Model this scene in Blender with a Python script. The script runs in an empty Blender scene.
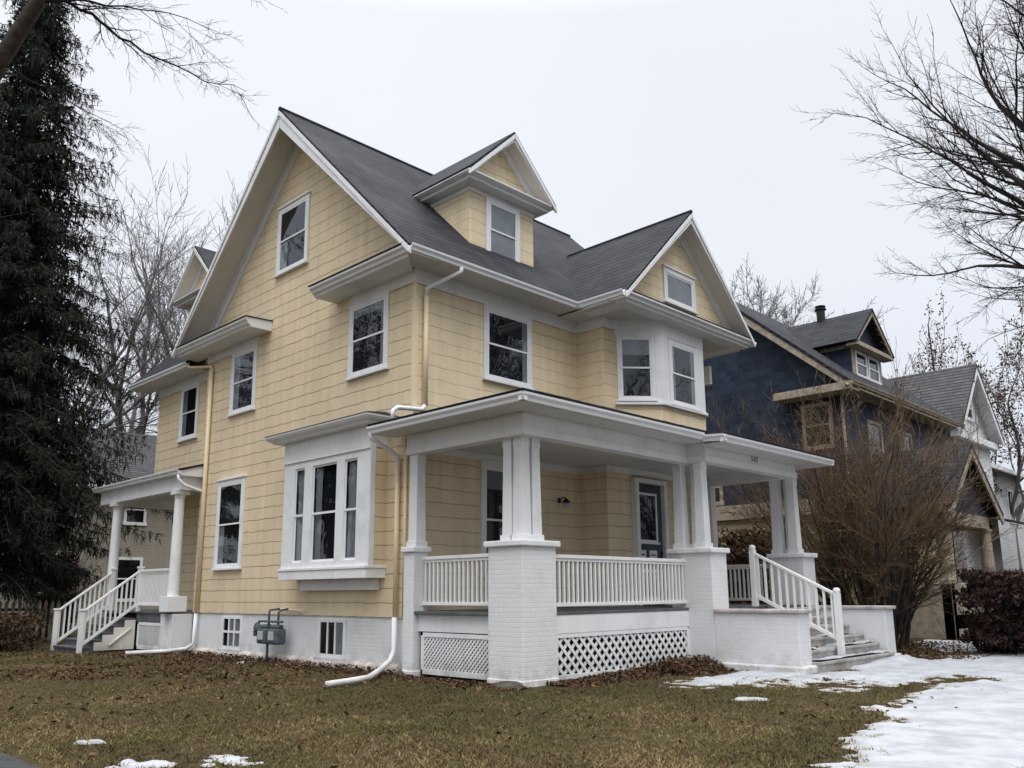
import bpy, math, random
import numpy as np
from mathutils import Vector, Matrix
random.seed(7); rng = np.random.default_rng(11)
sc = bpy.context.scene
COL = sc.collection
R = math.radians
Z = Vector((0, 0, 1))

# ------------------------------------------------------------------ materials
class NT:
    def __init__(s, name):
        s.m = bpy.data.materials.new(name); s.m.use_nodes = True
        s.t = s.m.node_tree; s.t.nodes.clear()
        s.out = s.t.nodes.new('ShaderNodeOutputMaterial')
    def n(s, typ, ins=None, **props):
        nd = s.t.nodes.new('ShaderNode' + typ)
        for k, v in props.items(): setattr(nd, k, v)
        if ins:
            for k, v in ins.items():
                sock = nd.inputs[k]
                if isinstance(v, bpy.types.NodeSocket): s.t.links.new(v, sock)
                else:
                    if sock.type == 'RGBA' and not hasattr(v, '__len__'): v = (v, v, v, 1)
                    elif sock.type == 'RGBA' and len(v) == 3: v = (*v, 1)
                    elif sock.type == 'VECTOR' and not hasattr(v, '__len__'): v = (v, v, v)
                    sock.default_value = v
        return nd
    def math(s, op, a, b=0.0, c=None, clamp=False):
        ins = {0: a, 1: b}
        if c is not None: ins[2] = c
        return s.n('Math', ins, operation=op, use_clamp=clamp).outputs[0]
    def mix(s, f, a, b, blend='MIX'):
        nd = s.n('Mix', None, data_type='RGBA', blend_type=blend)
        for idx, v in ((0, f), (6, a), (7, b)):
            sk = nd.inputs[idx]
            if isinstance(v, bpy.types.NodeSocket): s.t.links.new(v, sk)
            elif idx == 0: sk.default_value = v
            else: sk.default_value = (*v, 1) if hasattr(v, '__len__') else (v, v, v, 1)
        return nd.outputs[2]
    def noise(s, vec, scale, detail=3, rough=0.55, dim='3D'):
        return s.n('TexNoise', {'Vector': vec, 'Scale': scale, 'Detail': detail, 'Roughness': rough}, noise_dimensions=dim).outputs[0]
    def ramp(s, f, stops, interp='LINEAR'):
        nd = s.n('ValToRGB', {0: f}); cr = nd.color_ramp; cr.interpolation = interp
        while len(cr.elements) < len(stops): cr.elements.new(0.5)
        for e, (p, c) in zip(cr.elements, stops):
            e.position = p; e.color = (*c, 1) if hasattr(c, '__len__') else (c, c, c, 1)
        return nd.outputs[0]
    def mapr(s, v, a, b, c=0.0, d=1.0, kind='SMOOTHSTEP'):
        return s.n('MapRange', {0: v, 1: a, 2: b, 3: c, 4: d}, interpolation_type=kind).outputs[0]
    def uv(s): return s.n('UVMap').outputs[0]
    def obj(s): return s.n('TexCoord').outputs['Object']
    def pos(s): return s.n('NewGeometry').outputs['Position']
    def scale(s, v, x, y, z=1.0): return s.n('Mapping', {'Vector': v, 'Scale': (x, y, z)}).outputs[0]
    def bsdf(s, color, rough=0.6, spec=0.4, bump=None, dist=0.01, strength=1.0, **kw):
        b = s.n('BsdfPrincipled', {'Base Color': color, 'Roughness': rough, 'Specular IOR Level': spec, **kw})
        if bump is not None:
            bp = s.n('Bump', {'Height': bump, 'Distance': dist, 'Strength': strength})
            s.t.links.new(bp.outputs[0], b.inputs['Normal'])
        s.t.links.new(b.outputs[0], s.out.inputs[0]); return s.m

def mat_siding(name, base, h=0.267, amp=0.0065, z0=1.0, wave=True, line=0.66, tint=0.015):
    t = NT(name); uv = t.uv(); sx = t.n('SeparateXYZ', {0: uv}); u, v = sx.outputs[0], sx.outputs[1]
    v0 = t.math('DIVIDE', t.math('SUBTRACT', v, z0), h)
    if wave:
        k = t.math('ROUND', v0)
        ph = t.math('MULTIPLY', k, 2.1)
        a1 = t.math('SINE', t.math('ADD', t.math('MULTIPLY', u, 2*math.pi/0.66), ph))
        a2 = t.math('SINE', t.math('ADD', t.math('MULTIPLY', u, 2*math.pi/0.29), t.math('MULTIPLY', ph, 1.7)))
        wv = t.math('ADD', t.math('MULTIPLY', a1, amp/h), t.math('MULTIPLY', a2, 0.28*amp/h))
        wob = t.math('MULTIPLY', t.math('SUBTRACT', t.noise(uv, 3.2, 3), 0.5), 0.13)
        tt = t.math('ADD', t.math('ADD', v0, wv), wob)
    else:
        tt = t.math('ADD', v0, t.math('MULTIPLY', t.math('SUBTRACT', t.noise(uv, 1.5, 2), 0.5), 0.06))
    fr = t.math('FRACT', tt); row = t.math('FLOOR', tt)
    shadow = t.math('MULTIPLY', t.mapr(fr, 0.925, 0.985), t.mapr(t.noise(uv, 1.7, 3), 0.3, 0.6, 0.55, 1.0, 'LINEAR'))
    wid = 0.61 if wave else 0.32
    cu = t.math('ADD', t.math('DIVIDE', u, wid), t.math('MULTIPLY', row, 0.5))
    fu = t.math('FRACT', cu); col = t.math('FLOOR', cu)
    joint = t.math('MULTIPLY', t.math('LESS_THAN', fu, 0.008 if wave else 0.03), 0.04 if wave else (0.5 if tint > 0.3 else 0.0))
    cell = t.n('CombineXYZ', {0: col, 1: row, 2: 0.0}).outputs[0]
    rnd = t.n('TexWhiteNoise', {'Vector': cell}, noise_dimensions='3D').outputs[0]
    big = t.noise(t.pos(), 0.7, 4)
    grain = t.noise(t.scale(uv, 90, 7), 1.0, 2)
    streak = t.noise(t.scale(uv, 5.0, 0.35), 1.0, 4)
    val = t.math('ADD', 1.0 - tint, t.math('MULTIPLY', rnd, tint))
    val = t.math('MULTIPLY', val, t.mapr(big, 0.25, 0.75, 0.9, 1.06, 'LINEAR'))
    val = t.math('MULTIPLY', val, t.mapr(streak, 0.3, 0.75, 1.04, 0.88, 'LINEAR'))
    val = t.math('MULTIPLY', val, t.mapr(grain, 0.3, 0.7, 0.97, 1.03, 'LINEAR'))
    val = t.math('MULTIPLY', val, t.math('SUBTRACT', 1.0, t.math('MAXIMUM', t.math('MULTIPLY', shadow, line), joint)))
    c = t.mix(1.0, base, t.n('CombineColor', {0: val, 1: val, 2: val}).outputs[0], 'MULTIPLY')
    low = t.mapr(t.math('ADD', fr, 0), 0.0, 0.05, 0.10, 0.0)
    c = t.mix(low, c, (1, 1, 1))
    grime = t.mapr(t.noise(t.pos(), 2.3, 5, 0.65), 0.55, 0.8, 0.0, 0.34)
    c = t.mix(grime, c, tuple(x*0.55 for x in base))
    hgt = t.math('ADD', t.math('SUBTRACT', 1.0, fr), t.math('MULTIPLY', grain, 0.08))
    hgt = t.math('SUBTRACT', hgt, t.math('MULTIPLY', shadow, 0.5))
    return t.bsdf(c, 0.75, 0.25, hgt, 0.014, 0.9)

def mat_shingle(name, dark=(0.006, 0.007, 0.010), light=(0.050, 0.056, 0.069), rh=0.23, cw=0.32):
    t = NT(name); uv = t.uv(); sx = t.n('SeparateXYZ', {0: uv}); u, v = sx.outputs[0], sx.outputs[1]
    r0 = t.math('DIVIDE', v, rh); row = t.math('FLOOR', r0); fr = t.math('FRACT', r0)
    off = t.n('TexWhiteNoise', {'W': row}, noise_dimensions='1D').outputs[0]
    c0 = t.math('ADD', t.math('DIVIDE', u, cw), t.math('MULTIPLY', off, 7.0)); col = t.math('FLOOR', c0); fc = t.math('FRACT', c0)
    rnd = t.n('TexWhiteNoise', {'Vector': t.n('CombineXYZ', {0: col, 1: row, 2: 0.0}).outputs[0]}, noise_dimensions='3D').outputs[0]
    big = t.noise(t.pos(), 0.55, 4, 0.6); gr = t.noise(t.pos(), 60, 2)
    f = t.math('ADD', t.math('MULTIPLY', rnd, 0.24), t.math('ADD', t.math('MULTIPLY', big, 0.66), t.math('MULTIPLY', gr, 0.25)))
    c = t.ramp(f, [(0.3, dark), (0.95, light)])
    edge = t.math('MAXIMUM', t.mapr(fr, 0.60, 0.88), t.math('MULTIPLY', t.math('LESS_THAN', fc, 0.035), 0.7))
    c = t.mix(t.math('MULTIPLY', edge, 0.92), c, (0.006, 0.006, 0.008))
    wet_sheen = t.mapr(t.noise(t.pos(), 0.9, 5, 0.7), 0.64, 0.8, 0.0, 0.14)  # pale sheen of wet shingles painted in as random lighter patches
    c = t.mix(wet_sheen, c, (0.085, 0.095, 0.115))
    h = t.math('ADD', t.math('SUBTRACT', 1.0, fr), t.math('MULTIPLY', rnd, 0.5))
    return t.bsdf(c, t.mapr(big, 0.3, 0.7, 0.62, 0.9, 'LINEAR'), 0.22, h, 0.012, 0.8)

def mat_paint(name, base=(0.78, 0.79, 0.80), dirt=0.35, groove=None):
    t = NT(name); p = t.pos()
    n1 = t.noise(p, 1.6, 5, 0.65); n2 = t.noise(t.scale(p, 9, 9, 1.2), 1.0, 4, 0.6); n3 = t.noise(p, 35, 3)
    c = t.mix(t.mapr(n1, 0.45, 0.78, 0, dirt), base, tuple(x*0.62 for x in base))
    c = t.mix(t.mapr(n2, 0.55, 0.8, 0, dirt*0.8), c, (base[0]*0.66, base[1]*0.62, base[2]*0.55))
    chip = t.mapr(n3, 0.69, 0.73, 0, dirt*0.9)
    c = t.mix(chip, c, (0.25, 0.22, 0.19))
    zz = t.n('SeparateXYZ', {0: p}).outputs[2]
    lowd = t.math('MULTIPLY', t.mapr(zz, 0.0, 0.45, 0.5, 0.0), t.mapr(n1, 0.3, 0.6))
    c = t.mix(lowd, c, (0.22, 0.18, 0.13))
    return t.bsdf(c, 0.5, 0.35, n3, 0.003, 0.5)

def mat_brick(name, base=(0.74, 0.75, 0.76), mortar_f=0.02, bump=0.009, stain=(0.30, 0.22, 0.15)):
    t = NT(name); uv = t.uv(); p = t.pos()
    wuv = t.n('VectorMath', {0: uv, 1: t.n('VectorMath', {0: t.n('TexNoise', {'Vector': p, 'Scale': 7.0}).outputs[1], 3: 0.012}, operation='SCALE').outputs[0]}, operation='ADD').outputs[0]
    b = t.n('TexBrick', {'Vector': wuv, 'Color1': 1.0, 'Color2': 0.9, 'Mortar': 0.0, 'Scale': 1.0, 'Mortar Size': 0.006, 'Mortar Smooth': 0.6, 'Brick Width': 0.215, 'Row Height': 0.075})
    n1 = t.noise(p, 1.9, 6, 0.68); n3 = t.noise(p, 42, 4, 0.6); n4 = t.noise(p, 9, 5, 0.7)
    c = t.mix(t.math('MULTIPLY', b.outputs[1], mortar_f), base, tuple(x*0.6 for x in base))
    c = t.mix(t.mapr(n1, 0.45, 0.8, 0, 0.4), c, tuple(x*0.66 for x in base))
    c = t.mix(t.mapr(n4, 0.62, 0.8, 0, 0.35), c, (0.52, 0.5, 0.47))
    zz = t.n('SeparateXYZ', {0: p}).outputs[2]
    lowd = t.math('MULTIPLY', t.mapr(zz, 0.03, 0.45, 0.42, 0.0), t.mapr(t.noise(p, 2.7, 5, 0.7), 0.42, 0.62))
    c = t.mix(lowd, c, stain)
    chips = t.math('MULTIPLY', t.mapr(n3, 0.66, 0.7), t.mapr(n1, 0.5, 0.65))
    c = t.mix(t.math('MULTIPLY', chips, 0.7), c, (0.16, 0.13, 0.11))
    h = t.math('ADD', t.math('MULTIPLY', t.math('SUBTRACT', 1.0, b.outputs[1]), 0.38), t.math('ADD', t.math('MULTIPLY', n3, 0.45), t.math('MULTIPLY', n4, 0.6)))
    return t.bsdf(c, 0.7, 0.25, h, bump, 0.9)

def mat_plain(name, base, rough=0.7, var=0.25, scale=6.0, bump=0.004, spec=0.3, metal=0.0):
    t = NT(name); p = t.pos(); n = t.noise(p, scale, 5, 0.6); n2 = t.noise(p, scale*9, 3)
    c = t.mix(t.mapr(n, 0.3, 0.7), tuple(x*(1-var) for x in base), tuple(min(1, x*(1+var)) for x in base))
    return t.bsdf(c, rough, spec, n2, bump, 0.6, Metallic=metal)

def mat_leafy(name, cols, rough=0.7, scale=3.0, trans=0.0):
    t = NT(name); p = t.pos()
    n = t.n('ObjectInfo').outputs['Random']
    f = t.math('ADD', t.math('MULTIPLY', t.noise(p, scale, 3), 0.7), t.math('MULTIPLY', t.noise(p, scale*14, 2), 0.6))
    k = len(cols); c = t.ramp(f, [(0.35 + 0.6*i/(k-1), cc) for i, cc in enumerate(cols)])
    return t.bsdf(c, rough, 0.2)

def mat_attr(name, stops, rough=0.8):
    t = NT(name); a = t.n('Attribute', None, attribute_name='rnd')
    c = t.ramp(a.outputs['Fac'], stops)
    big = t.noise(t.pos(), 0.8, 4, 0.6)
    c = t.mix(t.mapr(big, 0.35, 0.7), c, t.mix(0.6, c, (0.075, 0.05, 0.03)))
    return t.bsdf(c, rough, 0.15)

def mat_glass(name, tint=(0.010, 0.013, 0.016), wav=0.006):
    t = NT(name); p = t.pos()
    n = t.noise(p, 1.3, 2); bp = t.n('Bump', {'Height': n, 'Distance': wav, 'Strength': 0.6}).outputs[0]
    g = t.n('BsdfGlossy', {'Color': (0.86, 0.9, 0.95), 'Roughness': 0.015, 'Normal': bp})
    tr = t.n('BsdfTransparent', {'Color': (0.62, 0.66, 0.68)})
    fz = t.n('LayerWeight', {'Blend': 0.5, 'Normal': bp}).outputs['Facing']
    f2 = t.math('ADD', t.math('MULTIPLY', t.math('POWER', fz, 4.0), 0.75), 0.065, clamp=True)
    m = t.n('MixShader', {0: f2, 1: tr.outputs[0], 2: g.outputs[0]})
    t.t.links.new(m.outputs[0], t.out.inputs[0]); return t.m

M = {}
M['siding'] = mat_siding('yellow_wavy_siding', (0.79, 0.655, 0.45))
M['blue'] = mat_siding('navy_shingle', (0.036, 0.055, 0.098), h=0.2, amp=0.0, wave=False, line=0.75, tint=0.5)
M['tanlap'] = mat_siding('tan_clapboard', (0.30, 0.27, 0.22), h=0.14, amp=0.0, wave=False, line=0.6)
M['yellap'] = mat_siding('olive_clapboard', (0.40, 0.35, 0.21), h=0.17, amp=0.0, wave=False, line=0.65)
M['whitelap'] = mat_siding('white_clapboard', (0.62, 0.63, 0.65), h=0.16, amp=0.0, wave=False, line=0.5)
M['shingle'] = mat_shingle('charcoal_shingles')
M['greyshingle'] = mat_shingle('grey_shingles', (0.04, 0.042, 0.046), (0.12, 0.12, 0.125))
M['trim'] = mat_paint('white_trim_paint', (0.79, 0.80, 0.81), 0.45)
M['soffit'] = mat_paint('shaded_cream_soffit', (0.70, 0.67, 0.62), 0.25)  # cream toned down, eave shade put into the colour
M['ceil'] = mat_paint('shaded_ceiling_paint', (0.64, 0.63, 0.615), 0.25)  # grey stands in for the shade under porch and eaves
M['vinyl'] = mat_paint('white_vinyl', (0.80, 0.81, 0.83), 0.08)
M['rail'] = mat_paint('white_rail_paint', (0.80, 0.80, 0.80), 0.25)
M['brick'] = mat_brick('white_painted_brick')
M['found'] = mat_brick('white_painted_foundation', (0.72, 0.73, 0.74), 0.03, 0.010)
M['ledge'] = mat_plain('stained_concrete_ledge', (0.52, 0.47, 0.42), 0.8, 0.35, 4.0, 0.02)
M['pipe_y'] = mat_paint('cream_downspout', (0.80, 0.67, 0.46), 0.2)
M['deck'] = mat_plain('grey_deck_paint', (0.10, 0.107, 0.115), 0.6, 0.25, 4)
M['door'] = mat_plain('slate_door_paint', (0.055, 0.068, 0.085), 0.45, 0.2, 3)
M['black'] = mat_plain('black_metal', (0.015, 0.015, 0.016), 0.4, 0.2, 20, 0.001)
M['dark'] = mat_plain('unlit_dark', (0.010, 0.011, 0.013), 0.9, 0.3, 2)  # near-black colour stands in for unlit rooms and under-porch shade
M['curtain'] = mat_plain('pale_curtain', (0.42, 0.42, 0.43), 0.9, 0.12, 3)
M['blind'] = mat_plain('grey_blind', (0.30, 0.31, 0.34), 0.9, 0.12, 3)
M['glass'] = mat_glass('window_glass')
M['meter'] = mat_plain('grey_meter_paint', (0.085, 0.105, 0.115), 0.45, 0.25, 9, 0.003)
M['tan'] = mat_plain('tan_trim_paint', (0.34, 0.29, 0.225), 0.7, 0.25, 5)
M['concrete'] = mat_plain('concrete', (0.42, 0.40, 0.38), 0.85, 0.25, 3, 0.01)
M['bark'] = mat_plain('grey_bark', (0.055, 0.045, 0.038), 0.9, 0.4, 12, 0.02)
M['twig'] = mat_plain('dark_twigs', (0.020, 0.016, 0.014), 0.9, 0.3, 5, 0.0)
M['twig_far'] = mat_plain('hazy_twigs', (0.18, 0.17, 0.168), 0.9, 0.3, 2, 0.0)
M['shrubtwig'] = mat_plain('brown_shrub_twigs', (0.15, 0.098, 0.058), 0.9, 0.5, 1.3, 0.0)
M['reddead'] = mat_leafy('burgundy_leaves', [(0.010, 0.006, 0.006), (0.034, 0.016, 0.014), (0.065, 0.034, 0.026)])
M['browndead'] = mat_leafy('brown_hedge_leaves', [(0.025, 0.016, 0.009), (0.07, 0.042, 0.022), (0.12, 0.08, 0.045)])
M['spruce'] = mat_leafy('spruce_needles', [(0.003, 0.006, 0.003), (0.010, 0.015, 0.008), (0.028, 0.031, 0.017)])
M['deadleaf'] = mat_attr('fallen_leaf', [(0.0, (0.030, 0.018, 0.011)), (0.5, (0.095, 0.050, 0.029)), (1.0, (0.18, 0.112, 0.066))])
M['grass'] = mat_attr('winter_grass', [(0.0, (0.026, 0.024, 0.009)), (0.4, (0.075, 0.078, 0.019)), (0.72, (0.155, 0.128, 0.042)), (1.0, (0.28, 0.205, 0.10))])

# ------------------------------------------------------------------ mesh builder
class MB:
    def __init__(s): s.v = []; s.f = []
    def box(s, a0, a1, b0, b1, c0, c1, F=None):
        i = len(s.v)
        P = [(a, b, c) for c in (c0, c1) for b in (b0, b1) for a in (a0, a1)]
        s.v += [tuple(F(*p)) if F else p for p in P]
        s.f += [tuple(i+k for k in q) for q in ((0, 2, 3, 1), (4, 5, 7, 6), (0, 1, 5, 4), (2, 6, 7, 3), (0, 4, 6, 2), (1, 3, 7, 5))]
        return s
    def poly(s, *pts):
        i = len(s.v); s.v += [tuple(p) for p in pts]; s.f.append(tuple(range(i, i+len(pts)))); return s
    def sheet(s, a0, a1, b0, b1, c, F): return s.poly(F(a0, b0, c), F(a1, b0, c), F(a1, b1, c), F(a0, b1, c))
    def prism(s, pts, d, caps=True):
        i = len(s.v); n = len(pts); d = Vector(d)
        s.v += [tuple(p) for p in pts] + [tuple(Vector(p)+d) for p in pts]
        if caps: s.f += [tuple(range(i, i+n)), tuple(range(i+2*n-1, i+n-1, -1))]
        s.f += [(i+k, i+(k+1) % n, i+n+(k+1) % n, i+n+k) for k in range(n)]
        return s
    def loft(s, A, B):
        i = len(s.v); n = len(A); s.v += [tuple(p) for p in A] + [tuple(p) for p in B]
        s.f += [tuple(range(i, i+n)), tuple(range(i+2*n-1, i+n-1, -1))] + [(i+k, i+(k+1) % n, i+n+(k+1) % n, i+n+k) for k in range(n)]
        return s
    def beam(s, p0, p1, w, h, up=Z):
        p0 = Vector(p0); p1 = Vector(p1); d = (p1-p0).normalized(); a = d.cross(Vector(up)).normalized(); b = a.cross(d)
        pts = [p0+a*x*w/2+b*y*h/2 for x, y in ((-1, -1), (1, -1), (1, 1), (-1, 1))]
        return s.prism(pts, p1-p0)
    def tube(s, pts, r, n=10, cap=True):
        pts = [Vector(p) for p in pts]; rings = []
        rr = r if hasattr(r, '__len__') else [r]*len(pts)
        a = None
        for k, p in enumerate(pts):
            d = ((pts[k]-pts[k-1]).normalized() if k > 0 else Vector()) + ((pts[k+1]-pts[k]).normalized() if k < len(pts)-1 else Vector())
            d.normalize()
            if a is None: a = d.orthogonal().normalized()
            a = (a - d*a.dot(d)).normalized(); b = d.cross(a)
            i = len(s.v)
            s.v += [tuple(p+(a*math.cos(2*math.pi*q/n)+b*math.sin(2*math.pi*q/n))*rr[k]) for q in range(n)]
            rings.append(i)
        for i, j in zip(rings, rings[1:]):
            s.f += [(i+q, i+(q+1) % n, j+(q+1) % n, j+q) for q in range(n)]
        if cap: s.f += [tuple(range(rings[0]+n-1, rings[0]-1, -1)), tuple(range(rings[-1], rings[-1]+n))]
        return s
    def lathe(s, prof, c, n=16, ax='z'):
        c = Vector(c); rings = []
        for r, h in prof:
            i = len(s.v); rings.append(i)
            for q in range(n):
                x, y = r*math.cos(2*math.pi*q/n), r*math.sin(2*math.pi*q/n)
                o = {'z': (x, y, h), 'x': (h, x, y), 'y': (x, h, y)}[ax]
                s.v.append(tuple(c+Vector(o)))
        for i, j in zip(rings, rings[1:]): s.f += [(i+q, i+(q+1) % n, j+(q+1) % n, j+q) for q in range(n)]
        s.f += [tuple(range(rings[0]+n-1, rings[0]-1, -1)), tuple(range(rings[-1], rings[-1]+n))]
        return s
    def build(s, name, mat, parent=None, bevel=0.0, smooth=False):
        me = bpy.data.meshes.new(name); me.from_pydata(s.v, [], s.f); me.update()
        uvl = me.uv_layers.new(name='UVMap').data
        for p in me.polygons:
            n = p.normal
            if abs(n.z) > 0.92: ua, va = Vector((1, 0, 0)), Vector((0, 1, 0))
            else: ua = Z.cross(n).normalized(); va = n.cross(ua)
            for li in p.loop_indices:
                co = me.vertices[me.loops[li].vertex_index].co
                uvl[li].uv = (co.dot(ua), co.dot(va))
            if smooth: p.use_smooth = True
        me.materials.append(mat)
        o = bpy.data.objects.new(name, me); COL.objects.link(o)
        if parent: o.parent = parent
        if bevel:
            b = o.modifiers.new('edge', 'BEVEL'); b.width = bevel; b.segments = 2; b.limit_method = 'ANGLE'; b.angle_limit = R(40)
        return o

def frame(o, u, n):
    o = Vector(o); u = Vector(u).normalized(); n = Vector(n).normalized()
    return lambda a, b, c: o + u*a + Z*b + n*c

def thing(name, label, cat, loc=(0, 0, 0), group=None):
    o = bpy.data.objects.new(name, None); COL.objects.link(o)
    o['label'] = label; o['category'] = cat
    if group: o['group'] = group
    o.empty_display_size = 0.3
    return o
def tag(o, label, cat, group=None):
    o['label'] = label; o['category'] = cat
    if group: o['group'] = group
    return o
def kind(o, k): o['kind'] = k; return o

# ------------------------------------------------------------------ camera
cam = bpy.data.cameras.new('camera'); co = bpy.data.objects.new('camera', cam); COL.objects.link(co); sc.camera = co
cam.sensor_width = 36; cam.lens = 846.37/1024*36; cam.shift_y = 39.1/1024; cam.clip_end = 2000; cam.clip_start = 0.1
yaw, pitch, roll = 0.776122, 0.196975, 0.0074512
fw = Vector((math.cos(yaw)*math.cos(pitch), math.sin(yaw)*math.cos(pitch), math.sin(pitch)))
rt = Vector((math.sin(yaw), -math.cos(yaw), 0)); dn = fw.cross(rt)
r2 = rt*math.cos(roll) + dn*math.sin(roll); d2 = -rt*math.sin(roll) + dn*math.cos(roll)
co.matrix_world = Matrix(((r2.x, -d2.x, -fw.x, -9.911), (r2.y, -d2.y, -fw.y, -12.347), (r2.z, -d2.z, -fw.z, 1.443), (0, 0, 0, 1)))

# ------------------------------------------------------------------ windows
def make_window(parent, F, w, h, casing=0.11, casing_mat='trim', curtain=None, sub=False, sash=True, head=True, split=0.5, sill=True):
    """double-hung window in frame F (a along, b up, c out); outer size w x h."""
    m = MB(); k = casing
    m.box(0, k, 0.02, h, 0, 0.045, F).box(w-k, w, 0.02, h, 0, 0.045, F)
    m.box(k, w-k, h-k, h, 0, 0.043, F)
    if head: m.box(-0.025, w+0.025, h, h+0.045, 0, 0.075, F)
    m.box(k, w-k, 0.02, 0.02+k*0.6, 0, 0.043, F)
    if sill: m.box(-0.03, w+0.03, -0.03, 0.02, 0, 0.09, F)
    fr = m.build('window', M[casing_mat], parent, 0.006)
    b = MB(); b.box(k-0.005, w-k+0.005, k*0.6, h-k+0.01, 0.001, 0.005, F); b.build('unlit_room_panel', M['dark'], fr)  # thin near-black panel stands in for the unlit room
    g0, g1, z0, z1 = k, w-k, 0.02+k*0.6, h-k
    zm = z0+(z1-z0)*split
    if curtain:
        cm = MB()
        for (x0, x1, q0, q1) in curtain:
            X0, X1 = g0+(g1-g0)*x0, g0+(g1-g0)*x1; n = 10
            Z0, Z1 = z0+(z1-z0)*q0, z0+(z1-z0)*q1
            for i in range(n):
                xa, xb = X0+(X1-X0)*i/n, X0+(X1-X0)*(i+1)/n
                ca, cb = 0.008+0.004*(i % 2), 0.008+0.004*((i+1) % 2)
                cm.poly(F(xa, Z0, ca), F(xb, Z0, cb), F(xb, Z1, cb), F(xa, Z1, ca))
        cm.build('curtain', M['curtain'], fr)
    s_ = 0.04
    sm = MB()
    if sash:
        for lo, hi, c0 in ((z0, zm+0.02, 0.014), (zm-0.02, z1, 0.024)):
            sm.box(g0, g0+s_, lo, hi, c0, c0+0.014, F).box(g1-s_, g1, lo, hi, c0, c0+0.014, F)
            sm.box(g0+s_, g1-s_, lo, lo+s_, c0+0.001, c0+0.013, F).box(g0+s_, g1-s_, hi-s_, hi, c0+0.001, c0+0.013, F)
    else:
        sm.box(g0, g0+s_, z0, z1, 0.014, 0.028, F).box(g1-s_, g1, z0, z1, 0.014, 0.028, F)
        sm.box(g0+s_, g1-s_, z0, z0+s_, 0.015, 0.027, F).box(g0+s_, g1-s_, z1-s_, z1, 0.015, 0.027, F)
    sm.build('sash', M['vinyl'], fr)
    p = MB()
    if sash:
        p.sheet(g0+s_, g1-s_, z0+s_, zm-0.02, 0.019, F).sheet(g0+s_, g1-s_, zm+0.02, z1-s_, 0.030, F)
    else: p.sheet(g0+s_, g1-s_, z0+s_, z1-s_, 0.020, F)
    p.build('pane', M['glass'], fr)
    return fr

# ================================================================== THE YELLOW HOUSE
H = thing('house', 'large pale yellow house with white trim, gabled charcoal roof and wraparound corner porch', 'house')
D, W, s = 8.7, 9.1, 0.986
FX = lambda x: frame((x, 0, 0), (0, 1, 0), (-1, 0, 0))     # wall facing -x; a = y, b = z, c = out
FY = lambda y: frame((0, y, 0), (1, 0, 0), (0, -1, 0))     # wall facing -y; a = x, b = z, c = out
# foundation
m = MB()
m.box(0.035, W-0.03, 0.035, D-0.03, -0.2, 0.998); m.box(4.9, W-0.03, -0.75, 0.03, -0.2, 0.998)
m.build('foundation', M['found'], H)
m = MB(); m.prism([(-0.07, -0.1), (0.03, -0.1), (0.03, 0.16), (-0.045, 0.12)][::1] and [(-0.07, 0.3, -0.1), (0.04, 0.3, -0.1), (0.04, 0.3, 0.17), (-0.05, 0.3, 0.115)], (0, 8.35, 0))
m.build('foundation_ledge', M['ledge'], H, 0.02)
# walls
m = MB()
m.poly((0, 0, 1), (0, D, 1), (0, D, 8.30), (0, 4.35, 12.58), (0, 0, 8.30))
m.poly((W, 0, 1), (W, D, 1), (W, D, 8.30), (W, 4.35, 12.58), (W, 0, 8.30))
m.poly((0, 0, 1), (4.86, 0, 1), (4.86, 0, 8.3), (0, 0, 8.3)); m.poly((0, D, 1), (W, D, 1), (W, D, 8.3), (0, D, 8.3))
m.poly((4.86, 0, 1), (4.86, -0.78, 1), (4.86, -0.78, 7.9), (4.86, 0, 7.9))
m.poly((4.86, -0.78, 1), (W, -0.78, 1), (W, -0.78, 7.9), (4.86, -0.78, 7.9)); m.poly((W, -0.78, 1), (W, 0, 1), (W, 0, 7.9), (W, -0.78, 7.9))
m.poly((0, 0, 1), (W, 0, 1), (W, D, 1), (0, D, 1))
m.build('wall', M['siding'], H)
BAY = [(5.3, -0.78), (6.1, -1.5), (7.88, -1.5), (8.66, -0.78)]
m = MB()
for (a, b) in zip(BAY, BAY[1:]): m.poly((*a, 4.75), (*b, 4.75), (*b, 7.7), (*a, 7.7))
m.poly(*[(*b, 4.75) for b in BAY])
m.build('bay_window_wall', M['siding'], H)
m = MB(); m.poly((4.4, -1.5, 7.66), (9.5, -1.5, 7.66), (9.5, -1.5, 7.95), (6.97, -1.5, 10.36), (4.4, -1.5, 7.95))
m.build('gable_wall', M['siding'], H)
# corner boards in siding colour
m = MB(); m.box(-0.02, 0.07, -0.02, 0.07, 1.0, 7.44); m.build('corner_board', M['pipe_y'], H, 0.004)

# roof slabs
def slab(m, pts, t=0.09):
    n = (Vector(pts[1])-Vector(pts[0])).cross(Vector(pts[2])-Vector(pts[0])).normalized()
    if n.z < 0: n = -n
    m.prism(pts, -n*t)
zr = lambda y: 7.86+(y+0.62)*s
m = MB(); YR = 4.35; ZR = zr(YR)
slab(m, [(-0.70, -0.66, zr(-0.66)), (W+0.7, -0.66, zr(-0.66)), (W+0.7, YR, ZR), (-0.70, YR, ZR)])
slab(m, [(-0.70, 2*YR+0.66, zr(-0.66)), (W+0.7, 2*YR+0.66, zr(-0.66)), (W+0.7, YR, ZR), (-0.70, YR, ZR)])
GX, GZ = 6.97, 7.84+2.75*s
slab(m, [(4.22, -1.97, 7.84), (GX, -1.97, GZ), (GX, 2.3, GZ), (4.22, 2.3, 7.84)])
slab(m, [(2*GX-4.22, -1.97, 7.84), (GX, -1.97, GZ), (GX, 2.3, GZ), (2*GX-4.22, 2.3, 7.84)])
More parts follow.
